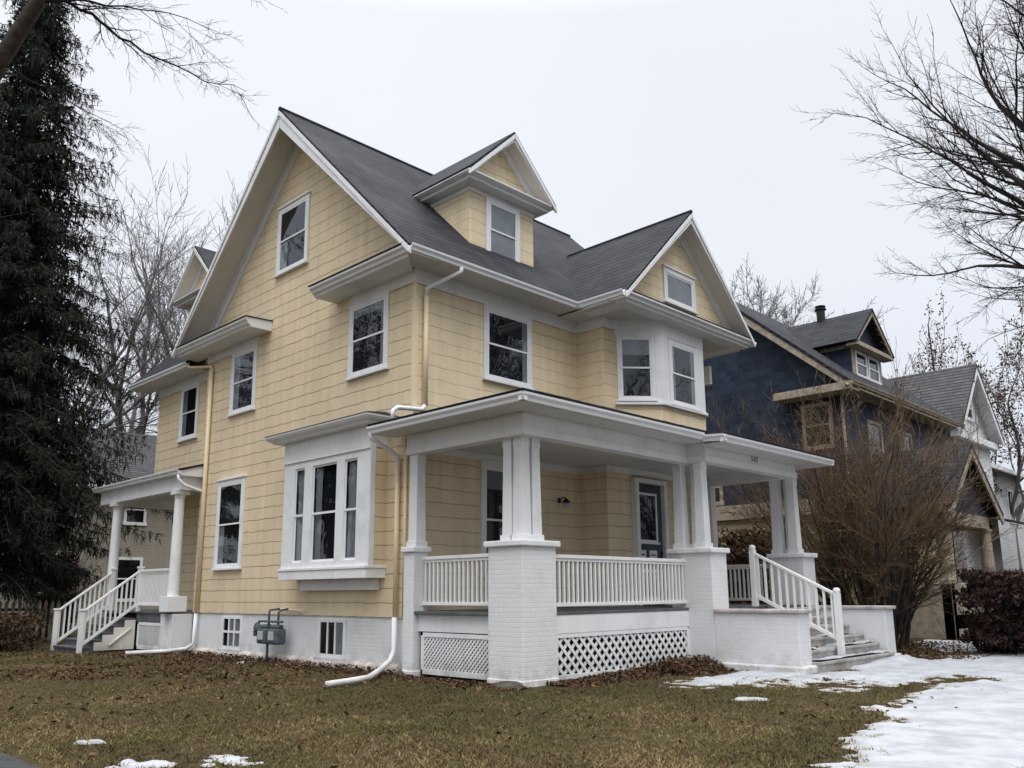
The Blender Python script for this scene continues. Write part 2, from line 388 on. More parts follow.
# rear wing roof, eave along y at x=-0.3
WX = 3.4; zw = lambda x: 7.60+(x+0.34)*s
slab(m, [(-0.34, 9.1, zw(-0.34)), (-0.34, 13.2, zw(-0.34)), (WX, 13.2, zw(WX)), (WX, 7.0, zw(WX)), (1.2, 7.0, zw(1.2))][:5] if False else [(-0.34, 9.32, zw(-0.34)), (-0.34, 13.2, zw(-0.34)), (WX, 13.2, zw(WX)), (WX, 9.32, zw(WX))])
slab(m, [(WX, 7.5, zw(WX)-0.01), (WX, 13.2, zw(WX)-0.01), (2*WX+0.34, 13.2, zw(-0.34)), (2*WX+0.34, 7.5, zw(-0.34))])
roof = m.build('roof', M['shingle'], H)
m = MB(); m.tube([(-0.72, YR, ZR-0.01), (W+0.72, YR, ZR-0.01)], 0.06, 6); m.tube([(GX, -1.99, GZ-0.01), (GX, 2.0, GZ-0.01)], 0.05, 6)
m.build('ridge_cap', M['shingle'], roof)

# gable trim : rake boards, sloped soffits, frieze along rakes (left main gable and front gable)
def gable_trim(F, half, z_e, c_wall, over, parent, name, soff_t=0.11, board=0.38, frieze=0.27, zoff=0.0, matsof='soffit'):
    """F: a along (centre = 0), b = z, c = out from the wall. roof top plane: z = z_e + (half-|a|)*s"""
    zt = lambda a: z_e+(half-abs(a))*s
    m = MB(); ms = MB()
    for sg in (-1, 1):
        # rake board (outer face)
        q = [F(sg*half, zt(half)-0.10, over-0.05), F(0, zt(0)-0.10, over-0.05), F(0, zt(0)-0.10-board, over-0.05), F(sg*half, zt(half)-0.10-board, over-0.05)]
        q[3] = F(sg*(half-0.0), zt(half)-0.10-board*0.25, over-0.05); 
        d = F(0, 0, 0.045)-F(0, 0, 0)
        m.prism(q, d)
        q = [F(sg*(half+0.01), zt(half)-0.075, over-0.02), F(0, zt(0)-0.065, over-0.02), F(0, zt(0)-0.17, over-0.02), F(sg*(half+0.01), zt(half)-0.175, over-0.02)]
        m.prism(q, F(0, 0, 0.045)-F(0, 0, 0))
        # soffit under the overhang
        p = [F(sg*(half-0.03), zt(half-0.03)-soff_t-0.04, 0), F(0, zt(0)-soff_t-0.04, 0), F(0, zt(0)-soff_t-0.04, over-0.052), F(sg*(half-0.03), zt(half-0.03)-soff_t-0.04, over-0.052)]
        ms.prism(p, (0, 0, -0.03))
        # frieze along the wall
        cut = half-over*0.9
        q = [F(sg*cut, zt(cut)-soff_t-0.075, 0.002), F(0, zt(0)-soff_t-0.075, 0.002), F(0, zt(0)-soff_t-0.075-frieze*1.3, 0.002), F(sg*cut, zt(cut)-soff_t-0.075-frieze*1.3, 0.002)]
        m.prism(q, F(0, 0, 0.03)-F(0, 0, 0))
        q = [F(sg*cut, zt(cut)-soff_t-0.075, 0.033), F(0, zt(0)-soff_t-0.075, 0.033), F(0, zt(0)-soff_t-0.075-0.09, 0.033), F(sg*cut, zt(cut)-soff_t-0.075-0.09, 0.033)]
        m.prism(q, F(0, 0, 0.035)-F(0, 0, 0))
    a = m.build(name, M['trim'], parent, 0.004); b = ms.build('rake_soffit', M[matsof], a)
    return a
F1 = frame((0, YR, 0), (0, 1, 0), (-1, 0, 0))
gable_trim(F1, YR+0.66, zr(-0.66), 0, 0.70, H, 'gable_trim')
F2 = frame((GX, -1.5, 0), (1, 0, 0), (0, -1, 0))
gable_trim(F2, 2.75, 7.84, 0, 0.47, H, 'gable_trim', frieze=0.16, board=0.2)

# cornices / returns with a moulded profile: profile in (c = out, b = z)
PROF = lambda o, z: [(0.0, z-0.02), (o-0.14, z-0.02), (o-0.12, z+0.03), (o-0.07, z+0.05), (o-0.05, z+0.10), (o, z+0.14), (o, z+0.19), (0.0, z+0.215)]
def cornice(m, F, a0, a1, o, z, mit0=True, mit1=False):
    pr = PROF(o, z); m.loft([F(a0+(o-c if mit0 and c > 0 else (o if mit0 else 0)), b, c) for c, b in pr], [F(a1-(o-c if mit1 else 0), b, c) for c, b in pr])
m = MB()
cornice(m, FX(0), -0.61, 2.72, 0.70, 7.665); m.build('eave_return', M['trim'], H, 0.004)
m = MB(); cornice(m, FX(0), 5.45, 9.34, 0.70, 7.665, False); m.build('eave_return', M['trim'], H, 0.004)
for a0, a1 in ((-0.50, 2.75), (5.42, 9.30)):
    m = MB(); m.prism([(-0.725, a0, 7.862), (0, a0, 7.89), (0, a0, 7.905), (-0.725, a0, 7.877)], (0, a1-a0, 0))
    m.build('return_flashing', M['shingle'], H)
m = MB()
m.box(-0.035, 0, 6.0, 8.7, 7.45, 7.645); m.build('frieze_board', M['trim'], H, 0.004); m = MB()
m.box(-0.035, 0, 0.06, 2.2, 7.42, 7.645)
m.build('frieze_board', M['trim'], H, 0.004); m = MB()
for bx_ in ((0.06, 4.83, -0.035, 0, 7.40, 7.70), (-0.036, 0.06, -0.036, 0.06, 7.405, 7.699), (4.825, 4.86, -0.78, 0.0, 7.40, 7.70), (4.80, 5.35, -0.82, -0.78, 7.41, 7.645), (8.6, 9.13, -0.82, -0.78, 7.41, 7.645)):
    MB().box(*bx_).build('frieze_board', M['trim'], H, 0.004)
m = MB()
m.box(-0.55, 4.19, -0.605, 0.0, 7.70, 7.72); m.box(4.19, 9.75, -1.498, 0, 7.648, 7.672); m.box(W, W+0.6, -0.5, D, 7.7, 7.72)
m.build('eave_soffit', M['ceil'], H)
m = MB(); cornice(m, F2, -2.74, 2.74, 0.47, 7.655, True, True)
for sg in (-1, 1): m.loft([F2(sg*(2.74-(0.47-q)), b-0.001, q) for q, b in PROF(0.47, 7.655)], [F2(sg*(2.74-(0.47-q)), b-0.001, -0.85) for q, b in PROF(0.47, 7.655)])
m.build('gable_cornice', M['trim'], H, 0.004)
m = MB(); m.prism([(4.32, -1.985, 7.850), (4.32, -1.5, 7.876), (4.32, -1.5, 7.89), (4.32, -1.985, 7.864)], (5.3, 0, 0)); m.build('gable_cornice_flashing', M['shingle'], H)
def gutter(pa, pb, out, parent=H, hgt=0.125, mat='vinyl', wid=0.12):
    pa = Vector(pa); pb = Vector(pb); o = Vector(out)
    pr = [(0, 0), (wid*0.55, 0), (wid*0.65, hgt*0.35), (wid*0.95, hgt*0.7), (wid, hgt), (wid*0.93, hgt), (wid*0.88, hgt*0.78), (0.02, hgt*0.6), (0.01, hgt), (0, hgt)]
    m = MB(); m.prism([pa+o*c+Z*b for c, b in pr], pb-pa)
    return m.build('gutter', M[mat], parent)
gutter((-0.66, -0.60, 7.705), (4.22, -0.60, 7.705), (0, -1, 0)); gutter((4.19, -0.70, 7.705), (4.19, -1.95, 7.705), (-1, 0, 0))
gutter((2*GX-4.19, -0.60, 7.705), (2*GX-4.19, -1.95, 7.705), (1, 0, 0))

# left-side windows
make_window(H, frame((0, 3.965, 8.98), (0, 1, 0), (-1, 0, 0)), 1.39, 1.72, curtain=[(0.72, 1, 0, 0.48), (0, 0.1, 0.5, 1)])
make_window(H, frame((0, 0.82, 5.83), (0, 1, 0), (-1, 0, 0)), 1.35, 1.61, head=False, curtain=[(0, 0.14, 0, 1), (0, 1, 0.86, 1)])
make_window(H, frame((0, 6.075, 5.83), (0, 1, 0), (-1, 0, 0)), 1.25, 1.63, curtain=[(0.72, 1, 0, 1)], head=False)
make_window(H, frame((0, 6.33, 2.04), (0, 1, 0), (-1, 0, 0)), 1.33, 2.16, curtain=[(0.74, 1, 0, 0.5)])
# second floor front
make_window(H, frame((1.82, 0, 5.78), (1, 0, 0), (0, -1, 0)), 1.46, 1.62, head=False, curtain=[(0.86, 1, 0, 1)])
# porch window
make_window(H, frame((1.74, 0, 1.75), (1, 0, 0), (0, -1, 0)), 1.6, 2.28, head=True, curtain=[(0, 1, 0.8, 1)])
# bay facets
def facet(a, b, z, h, in0, in1, **kw):
    a = Vector((*a, 0)); b = Vector((*b, 0)); u = (b-a).normalized(); n = u.cross(Z)
    L = (b-a).length
    return make_window(H, frame(a+u*in0+Z*z, u, n), L-in0-in1, h, **kw)
facet(BAY[0], BAY[1], 5.73, 1.58, 0.04, 0.15, casing=0.085, head=False, curtain=[(0, 1, 0.72, 1)])
facet(BAY[1], BAY[2], 5.70, 1.58, 0.28, 0.28, casing=0.11, head=False, curtain=[(0, 0.16, 0, 1), (0.84, 1, 0, 1)])
facet(BAY[2], BAY[3], 5.73, 1.58, 0.15, 0.04, casing=0.10, head=False)
m = MB()
for (a, b) in zip(BAY, BAY[1:]):
    A = Vector((*a, 0)); B = Vector((*b, 0)); u = (B-A).normalized(); n = u.cross(Z); L = (B-A).length; F = frame(A, u, n)
    m.box(-0.01, L+0.01, 7.30, 7.66, 0.0, 0.034, F); m.box(-0.02, L+0.02, 7.58, 7.66, 0.034, 0.06, F)
    if u.y == 0 or abs(u.y) < 0.01: m.box(-0.01, 0.275, 5.68, 7.30, 0, 0.03, F).box(L-0.275, L+0.01, 5.68, 7.30, 0, 0.03, F)
    elif u.y < 0: m.box(L-0.145, L+0.01, 5.68, 7.30, 0, 0.031, F)
    else: m.box(-0.01, 0.145, 5.68, 7.30, 0, 0.031, F)
    m.box(-0.02, L+0.02, 5.63, 5.685, 0.0, 0.085, F)
m.build('bay_window_trim', M['trim'], H, 0.004)
# gable window (single sash, grey blind)
make_window(H, frame((6.32, -1.5, 8.2), (1, 0, 0), (0, -1, 0)), 1.36, 0.88, sash=False, casing=0.12, curtain=[(0, 1, 0, 1)])

# box window on the left side
BX = -0.41; y0, y1 = 0.78, 3.87
for yy in (y0, y1): MB().poly((0, yy, 1.94), (BX, yy, 1.94), (BX, yy, 4.65), (0, yy, 4.65)).build('box_window_cheek', M['siding'], H)
F = frame((BX, 0, 0), (0, 1, 0), (-1, 0, 0))
m = MB()
segs = [(y0, 1.20), (1.62, 1.90), (2.77, 3.08), (3.45, y1)]
for a, b in segs: m.box(a, b, 2.07, 4.03, -0.05, 0.0, F)
m.box(y0, y1, 1.94, 2.07, -0.05, 0.0, F).box(y0, y1, 4.03, 4.64, -0.05, 0.0, F)
m.box(y0-0.012, y1+0.012, 4.18, 4.64, 0.0, 0.022, F); m.box(y0-0.02, y1+0.02, 4.165, 4.185, 0.0, 0.034, F)
m.box(BX-0.001, BX+0.12, y0-0.022, y0-0.001, 1.94, 4.64)
m.box(BX+0.12, 0, y0-0.02, y0-0.001, 4.20, 4.64)
bt = m.build('box_window', M['trim'], H, 0.005)
m = MB(); m.box(-0.475, 0, y0-0.03, y1+0.02, 1.90, 1.95); m.box(-0.455, 0, y0-0.01, y1, 1.72, 1.90); m.box(-0.16, 0, 0.95, 3.5, 1.50, 1.72)
m.build('window_sill', M['trim'], bt, 0.006)
for a, b in ((1.20, 1.62), (1.90, 2.77), (3.08, 3.45)):
    pm = MB(); fm = MB(); dm = MB(); cm = MB()
    dm.box(a-0.02, b+0.02, 2.05, 4.05, -0.16, -0.15, F)
    for lo, hi, c in ((2.07, 3.06, -0.045), (3.02, 4.03, -0.028)):
        fm.box(a, a+0.035, lo, hi, c-0.012, c, F).box(b-0.035, b, lo, hi, c-0.012, c, F).box(a+0.035, b-0.035, lo, lo+0.045, c-0.011, c-0.001, F).box(a+0.035, b-0.035, hi-0.035, hi, c-0.011, c-0.001, F)
        pm.sheet(a+0.035, b-0.035, lo+0.045, hi-0.035, c-0.005, F)
    wd = b-a
    for x0, x1 in (((b-0.30, b),) if wd < 0.5 and a > 2 else (((a+0.1, b),) if wd < 0.5 else ((b-0.22, b),))):
        n = 8
        for i in range(n):
            xa, xb = x0+(x1-x0)*i/n, x0+(x1-x0)*(i+1)/n
            cm.poly(F(xa, 2.07, -0.11+0.02*(i % 2)), F(xb, 2.07, -0.11+0.02*((i+1) % 2)), F(xb, 4.0, -0.11+0.02*((i+1) % 2)), F(xa, 4.0, -0.11+0.02*(i % 2)))
    dm.build('unlit_room_panel', M['dark'], bt); cm.build('curtain', M['curtain'], bt); fm.build('sash', M['vinyl'], bt); pm.build('pane', M['glass'], bt)
m = MB()
BP = [(0.0, 4.62), (0.20, 4.62), (0.22, 4.66), (0.29, 4.69), (0.33, 4.74), (0.33, 4.78), (0.0, 4.85)]
m.loft([F(y0-q, b, q) for q, b in BP], [F(y1+q, b, q) for q, b in BP])
for ye, sg in ((y0, -1), (y1, 1)): m.loft([(BX-q, ye+sg*q, b-0.001) for q, b in BP], [(0, ye+sg*q, b-0.001) for q, b in BP])
m.build('box_window_cornice', M['trim'], H, 0.004)
m = MB(); m.poly(F(y0-0.35, 4.785, 0.35), F(y1+0.35, 4.785, 0.35), F(y1-0.1, 4.95, -0.41), F(y0+0.1, 4.95, -0.41)); m.poly(F(y0-0.35, 4.785, 0.35), F(y0+0.1, 4.95, -0.41), F(y0-0.35, 4.785, -0.41)); m.poly(F(y1+0.35, 4.785, 0.35), F(y1-0.1, 4.95, -0.41), F(y1+0.35, 4.785, -0.41)); m.build('box_window_roof', M['shingle'], H)

# basement windows
for a, b in ((6.17, 7.15), (2.03, 3.02)):
    F = frame((0.035, a, 0.19), (0, 1, 0), (-1, 0, 0)); w = b-a; h = 0.75
    m = MB(); m.box(0, 0.09, 0, h, 0, 0.03, F).box(w-0.09, w, 0, h, 0, 0.03, F).box(0.09, w-0.09, h-0.07, h, 0, 0.029, F).box(-0.05, w+0.05, -0.09, 0.0, 0, 0.075, F).box(0.09, w-0.09, 0, 0.06, 0, 0.029, F)
    bw = m.build('basement_window', M['trim'], H, 0.005)
    m = MB(); m.box(0.08, w-0.08, 0.02, h-0.02, 0.001, 0.006, F); m.build('unlit_room_panel', M['dark'], bw)
    m = MB()
    for k in (1, 2): x = 0.09+(w-0.18)*k/3; m.box(x-0.022, x+0.022, 0.06, h-0.07, 0.012, 0.034, F)
    if a > 5: m.box(0.09, w-0.09, 0.36, 0.41, 0.011, 0.033, F)
    m.build('bar', M['trim'], bw, 0.003)
    MB().box(0.09, 0.09+(w-0.18)*(0.42 if a < 5 else 0.7), 0.06, h-0.07, 0.0065, 0.008, F).build('curtain', M['curtain'], bw)
    m = MB(); m.sheet(0.09, w-0.09, 0.06, h-0.07, 0.010, F); m.build('pane', M['glass'], bw)

# ---- dormers (front and on the rear wing)
def dormer(F, x0, x1, zb, zt, ze, half, name='dormer'):
    """F: a along, b = z, c = out from dormer face; roof slope s behind."""
    c = (x0+x1)/2
    back = 2.6
    m = MB()
    m.poly(F(x0, zb, 0), F(x1, zb, 0), F(x1, zt, 0), F(x0, zt, 0))
    for x in (x0, x1): m.poly(F(x, zb, 0), F(x, zt, 0), F(x, zt, -(zt-zb)/s-0.1), F(x, zb, -0.1))
    m.poly(F(c-half+0.25, ze+0.1, 0), F(c+half-0.25, ze+0.1, 0), F(c, ze+(half-0.1)*s, 0))
    dm = m.build(name, M['siding'], H)
    m = MB(); over = 0.42; zp = ze+half*s
    for sg in (-1, 1): slab(m, [F(c+sg*(half+0.02), ze+0.12, over), F(c, zp+0.12, over), F(c, zp+0.12, -back-0.5), F(c+sg*(half+0.02), ze+0.12, -back-0.5)], 0.07)
    m.build('dormer_roof', M['shingle'], dm)
    m = MB()
    D_ = [(0.0, zt-0.02), (over-0.14, zt-0.02), (over-0.12, zt+0.03), (over-0.07, zt+0.05), (over-0.01, ze+0.06), (over-0.01, ze+0.09), (0.0, ze+0.11)]
    m.loft([F(c-half+(over-0.01-q), b, q) for q, b in D_], [F(c+half-(over-0.01-q), b, q) for q, b in D_])
    for sg in (-1, 1): m.loft([F(c+sg*(half-(over-0.01-q)), b-0.001, q) for q, b in D_], [F(c+sg*(half-(over-0.01-q)), b-0.001, -back+0.3) for q, b in D_])
    for sg in (-1, 1):
        w0 = x1-c
        m.box(c+sg*w0-0.0, c+sg*(w0+0.025), zt-0.14, zt-0.02, -back, 0.026, F) if sg > 0 else m.box(c-w0-0.025, c-w0, zt-0.14, zt-0.02, -back, 0.026, F)
    m.box(x0, x1, zt-0.14, zt-0.02, 0, 0.028, F)
    m.build('dormer_cornice', M['trim'], dm, 0.004)
    F3 = lambda a, b, q: F(c+a, b, q)
    g = gable_trim(F3, half, ze+0.12, 0, over, dm, 'gable_trim', soff_t=0.05, board=0.14, frieze=0.13)
    w = make_window(dm, lambda a, b, q: F(c-0.54+a, zb+0.02+b, q), 1.08, zt-zb-0.14, curtain=[(0, 1, 0, 1)], head=False, sill=False)
    return dm, g, w
DZ0 = 8.72
for d_, g_, w_ in (dormer(frame((0, 0.5, 0), (1, 0, 0), (0, -1, 0)), 1.88, 3.94, DZ0, 10.34, 10.37, 1.40), dormer(frame((0.9, 0, 0), (0, 1, 0), (-1, 0, 0)), 10.10, 12.20, DZ0-0.2, 10.14, 10.17, 1.45)):
    # keep the depth at thing > part > sub-part
    for o in (g_, w_):
        for ch in list(o.children): ch.parent = d_

# ---- rear wing
m = MB(); m.poly((0.3, D, 4.5), (0.3, 12.4, 4.5), (0.3, 12.4, 7.95), (0.3, D, 7.95)); m.poly((0.3, 12.4, 4.5), (6.5, 12.4, 4.5), (6.5, 12.4, 7.95), (WX, 12.4, 10.9), (0.3, 12.4, 7.95)); m.poly((6.5, 12.4, 1), (6.5, D, 1), (6.5, D, 7.95), (6.5, 12.4, 7.95)); m.poly((1.2, D, 1), (1.2, 12.35, 1), (1.2, 12.35, 4.5), (1.2, D, 4.5)); m.poly((1.2, 12.35, 1), (6.5, 12.35, 1), (6.5, 12.35, 4.5), (1.2, 12.35, 4.5))
m.build('wing_wall', M['siding'], H)
m = MB(); m.box(1.23, 6.4, D, 12.32, -0.2, 0.998); m.build('foundation', M['found'], H)
m = MB(); m.box(-0.28, 0.3, 9.3, 13.1, 7.44, 7.46); m.box(0.27, 0.3, 9.0, 12.43, 7.18, 7.44); m.box(0.3, 6.5, 12.4, 12.43, 7.18, 7.44); m.build('wing_cornice', M['trim'], H, 0.004)
gutter((-0.26, 9.3, 7.46), (-0.26, 13.15, 7.46), (-1, 0, 0))
make_window(H, frame((0.3, 9.75, 5.66), (0, 1, 0), (-1, 0, 0)), 1.1, 1.58, head=False, curtain=[(0.7, 1, 0, 1)])

# ---- downspouts
def pipe(pts, mat, r=0.04, parent=H, name='downspout', n=8): return MB().tube(pts, r, n).build(name, M[mat], parent, 0, True)
dp = pipe([(0.62, -0.64, 7.70), (0.62, -0.64, 7.62), (0.22, -0.10, 7.32), (0.22, -0.07, 7.15)], 'vinyl', 0.045)
pipe([(0.22, -0.07, 7.16), (0.22, -0.07, 4.95)], 'pipe_y', 0.05)
pipe([(0.22, -0.07, 4.96), (0.12, -0.09, 4.86), (-0.45, -0.09, 4.82), (-0.55, -0.09, 4.75), (-0.56, -0.09, 4.55)], 'vinyl', 0.045)
pipe([(-0.74, 0.34, 4.36), (-0.70, 0.34, 4.26), (-0.3, 0.36, 4.10), (-0.075, 0.36, 3.98), (-0.07, 0.36, 3.85)], 'vinyl', 0.045)
pipe([(-0.07, 0.36, 3.9), (-0.07, 0.36, 1.0)], 'pipe_y', 0.046)
pipe([(-0.05, 0.14, 4.3), (-0.05, 0.14, 1.0)], 'pipe_y', 0.032)
pipe([(-0.08, 0.36, 1.0), (-0.08, 0.36, 0.40), (-0.20, 0.32, 0.24), (-0.62, 0.06, 0.12), (-1.25, -0.50, 0.08), (-1.75, -0.68, 0.075), (-2.2, -0.70, 0.06)], 'vinyl', 0.05)
pipe([(-0.30, 9.28, 7.48), (-0.29, 9.18, 7.40), (-0.05, 8.40, 7.32), (-0.06, 8.36, 7.2)], 'pipe_y', 0.045)
pipe([(-0.06, 8.36, 7.25), (-0.06, 8.36, 1.0)], 'pipe_y', 0.055)
pipe([(-0.06, 8.38, 1.0), (-0.07, 8.4, 0.25), (-0.2, 8.5, 0.13), (-0.6, 8.75, 0.08), (-1.4, 9.15, 0.06)], 'vinyl', 0.05)
m = MB(); m.box(9.1, 9.22, -0.96, -0.80, 6.75, 7.25); m.build('vent_box', M['trim'], H, 0.01)

# ---- front porch
PX, PY = -0.18, -3.0
FL = 1.12
m = MB(); m.box(-0.16, 4.6, -2.98, -0.01, FL-0.05, FL); m.box(4.6, 8.95, -3.52, -0.8, FL-0.05, FL+0.0); m.build('porch_floor', M['deck'], H, 0.004)
m = MB(); m.box(-0.06, 0.0, -2.3, -0.28, 0.77, 1.068); m.box(0.6, 4.52, -2.97, -2.93, 0.77, 1.068)
m.box(-0.075, 0.0, -2.3, -0.28, 1.03, 1.066); m.build('skirt_board', M['trim'], H, 0.005)
def pier(x0, x1, ya, yb, ztop=2.16, cap=0.06, z0=-0.1):
    m = MB(); m.box(x0, x1, ya, yb, z0, ztop); p = m.build('pier', M['brick'], H, 0.012)
    m = MB(); m.box(x0-0.02, x1+0.02, ya-0.02, yb+0.02, z0, 0.10); m.build('pier_base', M['brick'], p, 0.02)
    m = MB(); m.box(x0-cap, x1+cap, ya-cap, yb+cap, ztop, ztop+0.10); m.build('pier_cap', M['trim'], p, 0.02); return p
pier(-0.18, 0.62, -3.0, -2.22)
pier(-0.18, 0.16, -0.30, -0.01, cap=0.045)
pier(4.5, 5.07, -3.53, -2.60)
pier(8.36, 8.92, -3.53, -2.72)
def column(x0, y0, w=0.22, zb=2.26, zt=3.98, tw=None, n=(0, 0)):
    tw = tw or w*0.84; m = MB(); cx, cy = x0+w/2, y0+w/2
    m.box(cx-w/2-0.025, cx+w/2+0.025, cy-w/2-0.025, cy+w/2+0.025, zb, zb+0.10)
    i = len(m.v)
    for z, q in ((zb+0.10, w/2), (zt-0.16, tw/2)):
        m.v += [(cx-q, cy-q, z), (cx+q, cy-q, z), (cx+q, cy+q, z), (cx-q, cy+q, z)]
    m.f += [(i, i+1, i+5, i+4), (i+1, i+2, i+6, i+5), (i+2, i+3, i+7, i+6), (i+3, i, i+4, i+7)]
    q = tw/2+0.008
    m.box(cx-q, cx+q, cy-q, cy+q, zt-0.17, zt)
    return m.build('column', M['trim'], H, 0.006)
column(-0.03, -2.86); column(-0.03, -2.62); column(0.225, -2.86)
column(-0.12, -0.28, 0.23, 2.26)
column(4.63, -2.85); column(4.60, -3.36); column(4.86, -3.10, 0.2)
column(8.44, -2.98); column(8.40, -3.40); column(8.66, -3.2, 0.2)
m = MB(); m.box(8.62, 8.84, -1.1, -0.8, FL, 3.98); m.box(7.42, 7.56, -0.86, -0.78, FL, 4.0); m.build('pilaster', M['trim'], H, 0.006)
# beams
m = MB()
m.box(-0.17, 0.08, -3.04, 0.0, 3.96, 4.09); m.box(-0.15, 0.06, -3.02, 0.0, 4.09, 4.40)
m.box(0.08, 4.59, -3.04, -2.79, 3.961, 4.09); m.box(0.06, 4.61, -3.02, -2.81, 4.091, 4.40)
m.box(4.59, 4.84, -3.48, -2.79, 3.955, 4.085); m.box(4.61, 4.82, -3.46, -2.81, 4.086, 4.40)
m.box(4.84, 8.47, -3.48, -3.23, 3.956, 4.085); m.box(4.82, 8.45, -3.46, -3.25, 4.087, 4.40)
m.box(8.22, 8.47, -3.23, -0.8, 3.957, 4.085); m.box(8.24, 8.45, -3.25, -0.8, 4.088, 4.40)
m.build('porch_beam', M['trim'], H, 0.005)
m = MB(); m.box(0.06, 4.82, -2.81, -0.001, 4.20, 4.22); m.box(4.82, 8.3, -3.25, -0.79, 4.201, 4.22)
m.build('porch_ceiling', M['ceil'], H)
m = MB(); m.box(0.08, 4.83, -0.03, 0, 4.07, 4.20); m.box(4.83, 4.86, -0.78, 0, 4.07, 4.20); m.box(4.83, 8.3, -0.81, -0.78, 4.07, 4.20); m.build('porch_frieze', M['trim'], H, 0.004)
m = MB()
m.box(-0.70, -0.17, -3.52, 0.35, 4.335, 4.355); m.box(-0.17, 4.61, -3.52, -3.04, 4.334, 4.355); m.box(4.45, 9.0, -3.98, -3.48, 4.26, 4.28); m.box(8.47, 9.0, -3.48, -0.78, 4.261, 4.28)
m.build('porch_soffit', M['ceil'], H)
# roof of porch
zp = lambda x, y: min(4.46+(y+3.65)*0.2, 4.46+(x+0.80)*0.2)
P_ = lambda x, y: (x, y, 4.51+(y+3.65)*0.2)
m = MB()
slab(m, [P_(-0.80, -3.65), P_(4.38, -3.65), P_(4.38, -0.0), P_(2.85, 0.0)], 0.05)
slab(m, [P_(4.38, -4.12), P_(9.1, -4.12), P_(9.1, 0), P_(4.38, 0.0)], 0.05)
slab(m, [(-0.80, -3.65, 4.511), (2.85, 0, 5.241), (0, 0, 4.671), (0, 0.36, 4.671), (-0.80, 0.36, 4.511)], 0.05)
m.build('porch_roof', M['shingle'], H)
gutter((-0.70, 0.37, 4.335), (-0.70, -3.64, 4.335), (-1, 0, 0)); gutter((-0.80, -3.54, 4.335), (4.30, -3.54, 4.335), (0, -1, 0))
gutter((4.37, -3.60, 4.30), (4.37, -4.10, 4.26), (-1, 0, 0)); gutter((4.28, -4.0, 4.245), (9.05, -4.0, 4.245), (0, -1, 0)); gutter((8.99, -4.1, 4.245), (8.99, -0.8, 4.245), (1, 0, 0))
# railings
def railing(p0, p1, zb, zt, n, parent=H, w=0.04):
    p0 = Vector(p0); p1 = Vector(p1); d = (p1-p0).normalized()
    m = MB(); m.beam(p0+Z*(zt-0.03), p1+Z*(zt-0.03), 0.10, 0.06); m.beam(p0+Z*(zt-0.085), p1+Z*(zt-0.085), 0.055, 0.05); m.beam(p0+Z*(zb+0.03), p1+Z*(zb+0.03), 0.07, 0.06)
    r = m.build('railing', M['rail'], parent, 0.006)
    proto = None
    for i in range(n):
        q = p0+(p1-p0)*((i+0.5)/n)
        if proto is None:
            proto = MB().box(-w/2, w/2, -w/2, w/2, zb+0.06, zt-0.11).build('baluster', M['rail'], r, 0.003); o = proto
        else: o = proto.copy(); COL.objects.link(o); o.parent = r
        o.location = (q.x, q.y, 0)
    return r
railing((0.62, -2.90, 0), (4.5, -2.90, 0), 1.20, 2.05, 33)
railing((0.06, -0.30, 0), (0.06, -2.22, 0), 1.22, 2.08, 17)
railing((8.66, -2.72, 0), (8.66, -1.1, 0), 1.20, 2.05, 14)
# lattice
def lattice(F, w, h, per, sw, parent=H, framew=0.09, skew=0.0):
    m = MB()
    for sg, c in ((1, 0.0), (-1, 0.012)):
        k = -h
        while k < w+h:
            # line a = k + sg*t, b = t  (clip to the rectangle)
            if sg > 0: a0, b0, a1, b1 = k, 0, k+h, h
            else: a0, b0, a1, b1 = k+h, 0, k, h
            pts = []
            def clip(a0, b0, a1, b1):
                t0, t1 = 0.0, 1.0
                for p, q in ((-(a1-a0), a0), ((a1-a0), w-a0)):
                    if p == 0: continue
                    r = q/p
                    if p < 0: t0 = max(t0, r)
                    else: t1 = min(t1, r)
                return (t0, t1) if t1-t0 > 0.02 else None
            cl = clip(a0, b0, a1, b1)
            if cl:
                t0, t1 = cl
                A = (a0+(a1-a0)*t0, b0+(b1-b0)*t0); B = (a0+(a1-a0)*t1, b0+(b1-b0)*t1)
                dx, dy = (B[0]-A[0]), (B[1]-A[1]); L = math.hypot(dx, dy); nx, ny = -dy/L*sw/2, dx/L*sw/2
                m.prism([F(A[0]+nx, A[1]+ny, c), F(A[0]-nx, A[1]-ny, c), F(B[0]-nx, B[1]-ny, c), F(B[0]+nx, B[1]+ny, c)], F(0, 0, 0.01)-F(0, 0, 0))
            k += per
    lt = m.build('lattice_panel', M['trim'], parent)
    m = MB(); f_ = framew
    m.box(0, w, -f_*0.8, 0.02, 0.002, 0.035, F).box(0, w, h-0.02, h+f_*0.6, 0.003, 0.034, F).box(-f_*0.5, 0.03, 0, h, 0.001, 0.036, F).box(w-0.03, w+f_*0.5, 0, h, 0.001, 0.036, F)
    m.build('lattice_frame', M['trim'], lt, 0.004)
    return lt
lattice(frame((0.64, -2.93, 0.10), (1, 0, 0), (0, -1, 0)), 3.82, 0.62, 0.2, 0.055)
lattice(frame((-0.02, -2.20, 0.12), (0, 1, 0), (-1, 0, 0)), 1.78, 0.58, 0.088, 0.032)
m = MB(); m.box(0.0, 4.45, -2.90, -0.1, 0.0, 0.9); m.build('crawlspace_shade', M['dark'], H)  # solid near-black block, painted shade behind the lattice gaps
